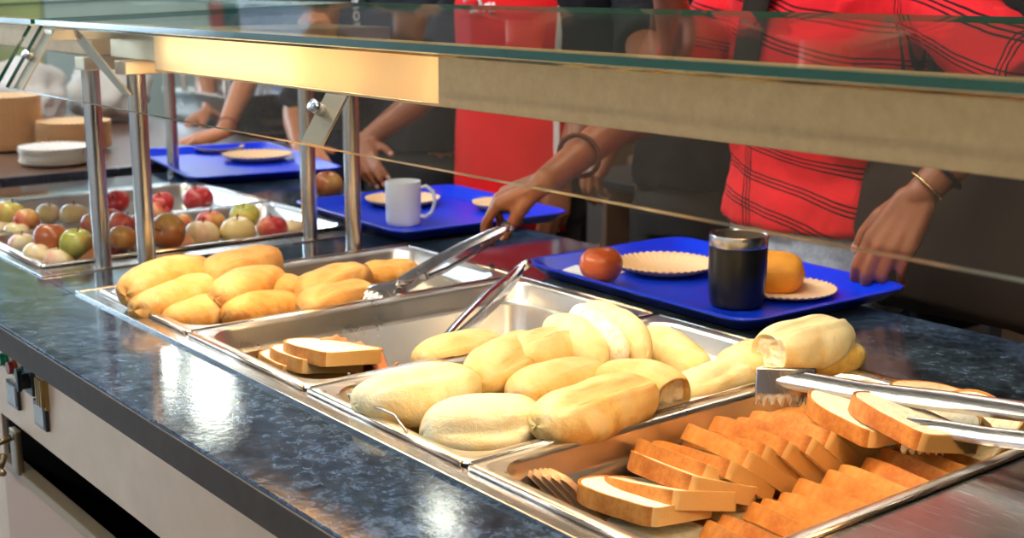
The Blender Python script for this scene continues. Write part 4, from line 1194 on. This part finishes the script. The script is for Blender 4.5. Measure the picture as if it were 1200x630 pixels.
# person in a red front with white piping
root3, P3_, fin3 = person('person in a bright red top with white piping and black sleeves', -2.715, 2.18, D(4), {
    'R': (at(505, 108, y=2.10), at(424, 168, y=1.93), dict(fwd=at(432, 214, y=1.84)-at(424, 168, y=1.93), back=(.2, -.7, .5), side=-1)),
    'L': (V(-2.50, 2.22, .22), V(-2.47, 2.10, .02), dict(fwd=(0, -.2, -1), back=(.8, -.4, 0), side=1))},
    SKIN1, m_cloth('black_sleeved_shirt', (.014, .012, .014)), GREY_CLOTH, sleeve=.9, hem=.02, vox=.0055, build=1.12)
BS = [1.12]
def curved(bm, a0, a1, z0, z1, off=.0, n=16, m_=12):
    """piece of cloth lying on the chest, between two angles and two heights"""
    def rad(z, bs=BS[0]):
        pr = [(.0, .178, .134), (.08, .174, .132), (.16, .170, .128), (.24, .166, .124), (.34, .176, .130), (.44, .186, .128), (.5, .180, .112), (.545, .128, .088)]
        for (za, ha, da), (zb, hb, db) in zip(pr, pr[1:]):
            if z <= zb: t = max(0, (z-za)/(zb-za)); return ha+(hb-ha)*t, da+(db-da)*t
        return pr[-1][1:]
    g_ = []
    for i in range(n+1):
        row = []
        for j in range(m_+1):
            a = a0+(a1-a0)*i/n; z = z0+(z1-z0)*j/m_; hw, dd = rad(z)
            k = .014+off+.003*math.sin(a*9+z*11); hw *= BS[0]; dd *= BS[0]
            row.append((a, z, hw+k, dd+k))
        g_.append(row)
    return g_
def cloth_piece(P, fin, root, name, m, a0, a1, z0, z1, off=0, th=.004):
    bm = bmesh.new(); g_ = curved(bm, a0, a1, z0, z1, off)
    vs = [[bm.verts.new(P(h*math.cos(a), d*math.sin(a), z)) for a, z, h, d in row] for row in g_]
    for i in range(len(vs)-1):
        for j in range(len(vs[0])-1): bm.faces.new((vs[i][j], vs[i+1][j], vs[i+1][j+1], vs[i][j+1]))
    fin(bm); o = link(name, bm, m, root); s = o.modifiers.new('t', 'SOLIDIFY'); s.thickness = th; return o
cloth_piece(P3_, fin3, root3, 'red_front', RED, D(12), D(164), -.12, .545)
for a in (D(19), D(153)): cloth_piece(P3_, fin3, root3, 'white_piping', WHITE_CLOTH, a, a+D(5), -.12, .53, .004)
# mark on the chest: a white loop and short strokes
bm = bmesh.new()
for pts in ([(-.045, .455), (-.02, .468), (.010, .466), (.020, .448), (.008, .432), (-.020, .428)], [(.050, .452), (.055, .428)], [(.066, .452), (.070, .430)], [(.040, .448), (.028, .430)]):
    tube(bm, [P3_(-x, .168, z) for x, z in pts], .004, 8)
fin3(bm); link('chest_mark', bm, WHITE_CLOTH, root3)
# person in black with lettered strap
wr2 = at(378, 52, y=2.00)
root2, P2_, fin2 = person('person in a dark jacket with a white lettered strap, hand raised', -3.40, 2.28, D(6), {
    'R': (at(345, 130, y=2.05), at(352, 176, y=1.93), dict(fwd=at(386, 186, y=1.85)-at(352, 176, y=1.93), back=(0, -.4, .9), side=-1)),
    'L': (at(412, 110, y=2.10), wr2+V(.05, .02, .0), dict(fwd=(-.15, -.25, .6), back=(.3, .8, .2), side=1, curls=[(.9, 1., .5), (1.0, 1.1, .5), (1.1, 1.1, .5), (1.2, 1.1, .5)]))},
    SKIN3, m_cloth('charcoal_jacket', (.020, .020, .024)), GREY_CLOTH, sleeve=.98, hem=.0, vox=.0055)
BS[0] = 1.0
cloth_piece(P2_, fin2, root2, 'lettered_strap', m_cloth('dark_strap', (.03, .03, .035)), D(62), D(76), .10, .545, .004)
def lettering(txt, P, fin, root, x0, z0, dx, dz, size, rotv, y=.165):
    for i, ch in enumerate(txt):
        cu = bpy.data.curves.new('letter', 'FONT'); cu.body = ch; cu.size = size; cu.extrude = .0015; cu.align_x = 'CENTER'; cu.align_y = 'CENTER'
        tmp = bpy.data.objects.new('tmp', cu); C.objects.link(tmp)
        dg = bpy.context.evaluated_depsgraph_get(); me = bpy.data.meshes.new_from_object(tmp.evaluated_get(dg))
        bpy.data.objects.remove(tmp)
        o = bpy.data.objects.new('strap_letter', me); C.objects.link(o); me.materials.clear(); me.materials.append(WHITE_CLOTH)
        w = P(x0+dx*i, y, z0+dz*i)
        o.parent = root; o.location = w-Vector(root.location)
        o.rotation_euler = (PI/2, rotv, D(6))
lettering('OMMON', P2_, fin2, root2, .070, .505, -.0035, -.034, .040, D(80), .160)
# far left person, forearms reaching over the left tray
root1, P1_, fin1 = person('person in dark grey behind the left tray, both arms reaching to the plates', -4.05, 2.36, D(10), {
    'R': (at(300, 96, y=2.22)-V(.42, 0, 0), at(246, 128, y=2.10), dict(fwd=at(228, 138, y=2.04)-at(246, 128, y=2.10), back=(0, -.3, .9), side=-1)),
    'L': (at(292, 88, y=2.12), at(262, 154, y=1.86), dict(fwd=at(222, 163, y=1.78)-at(262, 154, y=1.86), back=(0, -.25, .95), side=1, sc=1.1,
          curls=[(.1, .3, .2), (.15, .3, .2), (.2, .4, .2), (.3, .4, .3)], thumb=[(.8, .55, .2), (1, .2, .2), (1, .1, .3)]))},
    SKIN2, GREY_CLOTH, DENIM, sleeve=.7, hem=.0, vox=.0055)
ring(at(266, 148, y=1.875), at(292, 88, y=2.12)-at(262, 154, y=1.86), .031, .0025, m_cloth('red_band', (.3, .03, .02)), 'wrist_band', root1, fin1)

# ------------------------------------------------------------------ far left: side table with plates, cloth, cutlery
st = thing('side_table', 'dark edged side counter at the far left carrying the paper plates', 'counter', (-4.3, 1.5, FL))
def spart(name, fn, m):
    bm = bmesh.new(); fn(bm); bmesh.ops.translate(bm, verts=bm.verts, vec=-V(-4.3, 1.5, FL)); return link(name, bm, m, st, smooth=False)
spart('table_top', lambda bm: box(bm, (-5.2, .9, -.030), (-3.52, 2.02, 0), .004), m_cloth('brown_top', (.16, .09, .06), .35, 0, .2))
spart('edge_band', lambda bm: (box(bm, (-3.52, .9, -.032), (-3.505, 2.02, .002), .002)), STEEL)
spart('body', lambda bm: box(bm, (-5.15, .95, -.90), (-3.53, 1.97, -.031)), mat('dark_cabinet', (.012, .016, .022), .4))
def stack(n, c, r, dz, group, lab, m=PAPER):
    first = None
    for i in range(n):
        loc = (c.x+Rr.uniform(-.002, .002), c.y+Rr.uniform(-.002, .002), c.z+i*dz); l = lab(i, n)
        if first is None: first = plate(l, loc, r, m, (0, 0, 0), group, h=.015)
        else:
            o = first.copy(); C.objects.link(o); o.location = loc; o['label'] = l
    return first
tall = lambda i, n: 'topmost beige plate of the tall stack at the left edge' if i == n-1 else 'beige paper plate inside the tall stack at the left edge of the photo'
low = lambda i, n: 'topmost beige plate of the lower stack behind the front post' if i == n-1 else 'beige paper plate inside the lower stack right of the tall one'
c = at(6, 176, z=0); stack(17, V(c.x, c.y, .001), .115, .0095, 'plates of the tall stack', tall)
c = at(72, 180, z=0); stack(9, V(c.x-.05, c.y+.06, .001), .11, .0095, 'plates of the lower stack', low)
c = at(72, 190, z=0); stack(5, V(c.x+.05, c.y-.03, .001), .10, .0095, 'white plates in front of the lower stack', lambda i, n: 'topmost white fluted plate in front of the lower stack' if i == n-1 else 'white fluted paper plate in the small front stack', PAPER_W)
def sack(label, px, py, z, s, seed, col=WHITE_CLOTH):
    bm = bmesh.new(); bmesh.ops.create_icosphere(bm, subdivisions=4, radius=1)
    for v in bm.verts:
        n = noise.noise(v.co*1.8+V(seed, 0, 0))*.35 + noise.noise(v.co*5+V(seed, 0, 0))*.12
        v.co *= 1+n; v.co = V(v.co.x*s[0], v.co.y*s[1], max(v.co.z, -.8)*s[2])
    c = at(px, py, y=z) if False else at(px, py, z=z)
    o = link('plastic_sack', bm, col, loc=c); return tag(o, label, 'sack')
o = sack('crumpled white plastic sack behind the tall plate stack', 48, 92, .20, (.17, .17, .13), 3); o.location = (-4.68, 1.48, .106)
o = sack('crumpled white plastic sack behind the front posts', 105, 110, .20, (.14, .14, .125), 8); o.location = (-4.74, 1.84, .101)
# cutlery tray
ct = thing('cutlery_tray', 'steel cutlery rack with upright white handled cutlery beyond the posts', 'cutlery tray', (-4.55, 2.22, -.03))
bm = bmesh.new(); box(bm, (-.26, -.13, 0), (.26, .13, .13), .004); box(bm, (-.27, -.14, .13), (.27, .14, .137), .002); link('box', bm, STEEL, ct, smooth=False)
for i in range(20):
    bm = bmesh.new(); x = -.23+.024*i; lean = Rr.uniform(-.03, .03)
    box(bm, (-.008, -.003, 0), (.008, .003, .085), .002)
    o = link('knife' if i % 2 else 'fork', bm, WHITE_CLOTH if i % 3 else STEEL, loc=(-4.55+x, 2.22+Rr.uniform(-.08, .08), .1075)); o.rotation_euler = (Rr.uniform(-.15, .15), lean*4, Rr.uniform(0, 3))
    tag(o, ('white' if i % 3 else 'steel')+' handled piece of cutlery standing in the steel rack', 'cutlery', 'cutlery in the rack')
stand = thing('cutlery_stand', 'steel stand under the cutlery rack, behind the left tray', 'stand', (-4.6, 2.24, FL))
bm = bmesh.new(); box(bm, (-.33, -.19, .84), (.33, .21, .869), .004); link('shelf', bm, STEEL, stand, smooth=False)
for x in (-.31, .31):
    for y in (-.17, .19):
        bm = bmesh.new(); tube(bm, [(x, y, 0), (x, y, .84)], .016, 10); link('leg', bm, STEEL, stand)

# ------------------------------------------------------------------ background furniture
fr = thing('fridge', 'pale grey steel fridge standing in the hall behind the left person', 'fridge', (-6.4, 3.9, FL))
def fpt(name, a, b, m, be=.01): bm = bmesh.new(); box(bm, a, b, be); return link(name, bm, m, fr, smooth=False)
fpt('body', (-.55, -.4, .05), (.55, .4, 1.9), mat('grey_lacquer', (.26, .27, .36), .4)); fpt('door', (-.54, -.43, .1), (.54, -.401, 1.85), mat('grey_door', (.24, .25, .36), .35)); fpt('plinth', (-.5, -.35, 0), (.5, .35, .05), DARK, 0); fpt('handle', (.42, -.47, .8), (.45, -.431, 1.3), STEEL, .005)
sh = thing('drinks_display', 'dark display shelf with small bright packets, far behind the black tumbler', 'shelf', (-3.9, 4.6, FL))
def shp_(name, a, b, m): bm = bmesh.new(); box(bm, a, b, .004); return link(name, bm, m, sh, smooth=False)
shp_('back', (-.9, .3, 0), (.9, .33, 1.3), BLACK_CLOTH); shp_('board', (-.9, -.2, .40), (.9, .3, .43), BLACK_CLOTH); shp_('board', (-.9, -.2, .02), (.9, .3, .05), BLACK_CLOTH); shp_('side_panel', (-.93, -.22, 0), (-.9, .33, 1.3), mat('shelf_side', (.20, .10, .05), .6)); shp_('side_panel', (.9, -.22, 0), (.93, .33, 1.3), BLACK_CLOTH)
pk = [(768, 262, (.75, .42, .03), .075, .15, 'yellow'), (786, 262, (.60, .015, .03), .09, .085, 'red'), (758, 262, (.03, .12, .25), .06, .12, 'blue'), (804, 262, (.7, .35, .15), .06, .10, 'orange'), (745, 262, (.35, .18, .10), .08, .13, 'brown'), (720, 262, (.25, .22, .2), .05, .09, 'grey')]
for px, py, col, w_, h__, nm in pk:
    c = at(px, py, y=4.5); bm = bmesh.new(); box(bm, (-w_/2, -.03, 0), (w_/2, .03, h__), .006); box(bm, (-w_*.3, -.032, h__*.3), (w_*.3, -.03, h__*.6), 0)
    o = link('packet', bm, mat(nm+'_packet', col, .5), smooth=False, loc=(c.x, 4.50, FL+.431)); tag(o, 'small %s packet on the dark shelf far behind the trays' % nm, 'packet', 'packets on the far shelf')
# dark dining table with a plate, behind the counter
dt = thing('dining_table', 'dark dining table in the hall behind, left of the lined shirt', 'table', (-2.75, 3.35, FL))
def dpt(name, a, b, m=None): bm = bmesh.new(); box(bm, a, b, .004); return link(name, bm, m or mat('table_wood', (.05, .04, .035), .4), dt, smooth=False)
dpt('table_top', (-.75, -.38, .72), (.60, .38, .75))
for x in (-.70, .55):
    for y in (-.33, .33): dpt('leg', (x-.02, y-.02, 0), (x+.02, y+.02, .72))
c = at(830, 236, z=-.149); plate('lone beige plate on the dark table beyond the red lined shirt', (c.x, c.y, -.149), .12, PAPER, group='plates in the hall', h=.03)
bc = thing('wooden_cabinet', 'brown wooden cabinet with a top ledge at the far right', 'cabinet', (-1.05, 3.0, FL))
def bpt(name, a, b, m): bm = bmesh.new(); box(bm, a, b, .004); return link(name, bm, m, bc, smooth=False)
WD = m_cloth('brown_cabinet_wood', (.26, .15, .085), .45, 0, .2)
bpt('body', (-.72, -.02, 0), (1.5, .5, .80), WD); bpt('top_ledge', (-.74, -.05, .80), (1.52, .52, .83), m_cloth('ledge', (.32, .20, .12), .4, 0, .1)); bpt('upper_panel', (-.70, .2, .83), (1.5, .5, 1.35), m_cloth('upper_wood', (.14, .09, .06), .5, 0, .2))
# wall panels on the teal wall seen over the glass shelf
for i, (y0, y1, col, lab) in enumerate(((5.0, 5.65, (.42, .46, .20), 'yellow green'), (5.70, 6.95, (.42, .52, .48), 'pale grey green'))):
    pass
def wallpanel(y0, y1, col, lab):
    bm = bmesh.new(); box(bm, (-8.999, y0, FL), (-8.95, y1, CE-.001), .004)
    m = mat('wall_panel_paint', col, .7); t = NT(m); t.base(t.mix(t.noise(t.coord(), 5, 6, .7), tuple(c*.8 for c in col), tuple(min(1, c*1.2) for c in col)))
    return tag(link('wall_panel', bm, m, smooth=False), lab, 'wall panel', 'painted panels at the far end')
wallpanel(2.63, 3.05, (.40, .44, .17), 'narrow yellow green painted panel on the far teal wall')
wallpanel(3.06, 4.25, (.42, .52, .48), 'wide pale grey green painted panel beside the yellow green one')
wallpanel(4.26, 4.36, (.40, .10, .10), 'thin red painted strip at the edge of the pale panel')
# ------------------------------------------------------------------ light
W = bpy.data.worlds.new('World'); bpy.context.scene.world = W; W.use_nodes = True
W.node_tree.nodes['Background'].inputs[0].default_value = (.75, .80, .9, 1); W.node_tree.nodes['Background'].inputs[1].default_value = .3
def fixture(label, x, y, L, ang, s, col=(.92, .96, 1.0), w=.20, z=CE):
    t = thing('ceiling_light', label, 'ceiling light', (x, y, z), (0, 0, ang), 'fluorescent ceiling lights')
    bm = bmesh.new(); box(bm, (-L/2-.02, -w/2-.02, -.07), (L/2+.02, w/2+.02, -.002), .004); link('housing', bm, mat('fixture_white', (.8, .8, .8), .5), t, smooth=False)
    bm = bmesh.new(); box(bm, (-L/2, -w/2, -.078), (L/2, w/2, -.0705)); link('diffuser', bm, m_emit('fluorescent_diffuser', col, s), t, smooth=False)
    return t
fixture('ceiling light over the bread counter, nearest one', -1.35, .62, 1.5, 0, KIT)
fixture('ceiling light over the fruit counter', -3.3, .62, 1.5, 0, KIT)
fixture('ceiling light over the kitchen side, right of the camera', 1.0, .2, 1.5, 0, KIT*.7)
fixture('added ceiling light behind the camera, brightening the counter fronts', -1.0, -2.1, 1.5, 0, KIT*.9)  # unseen light, added so the counter fronts get enough light
fixture('ceiling light over the serving line, in the hall', -2.2, 3.1, 1.4, 0, HALL, (1, .86, .68))
fixture('ceiling light at the far left end of the hall', -8.35, 3.52, 1.15, D(157), HALL*3, (.80, .90, 1), .12)
fixture('ceiling light over the hall, second from the far left wall', -7.5, 3.46, 1.0, D(157), HALL*3, (.80, .90, 1), .22)
fixture('ceiling light over the hall, between the serving line and the far lights', -5.0, 3.5, .9, D(150), HALL*2, (.85, .92, 1), .10)
fixture('ceiling light over the hall, farthest back', -4.6, 5.6, 1.4, 0, HALL, (1, .95, .9))
# windows in the left wall: daylight
for i, (y0, y1) in enumerate(((.3, 2.5),)):
    bm = bmesh.new(); box(bm, (-8.94, y0, .75), (-8.925, y1, 1.95)); o = link('window_%d' % (i+3), bm, m_emit('clerestory_daylight', (.55, .78, 1.0), WIN), smooth=False); tag(o, None, None, kind='structure')
    bm = bmesh.new()
    for yy in (y0, (y0+y1)/2, y1): box(bm, (-8.93, yy-.03, .72), (-8.90, yy+.03, 1.98))
    for zz in (.72, 1.92): box(bm, (-8.93, y0, zz), (-8.90, y1, zz+.06))
    f_ = link('window_frame', bm, STEEL, o, smooth=False)
for i, (y0, y1) in enumerate(((-2.8, -1.5), (-1.2, .1))):
    bm = bmesh.new(); box(bm, (-8.99, y0, .15), (-8.975, y1, 1.75)); o = link('window_%d' % (i+1), bm, m_emit('daylight', (.60, .80, 1.0), WIN), smooth=False); tag(o, None, None, kind='structure')
    bm = bmesh.new()
    for yy in (y0, (y0+y1)/2, y1): box(bm, (-8.975, yy-.03, .12), (-8.93, yy+.03, 1.78))
    for zz in (.12, 1.72): box(bm, (-8.975, y0, zz), (-8.93, y1, zz+.06))
    f_ = link('window_frame', bm, STEEL, o, smooth=False)
sc = bpy.context.scene
sc.view_settings.view_transform = 'Standard'; sc.view_settings.look = 'None'; sc.view_settings.gamma = 1; sc.view_settings.exposure = EXPO
sc.cycles.max_bounces = 10; sc.cycles.transparent_max_bounces = 24; sc.cycles.sample_clamp_indirect = 4
sc.cycles.caustics_reflective = False; sc.cycles.caustics_refractive = False
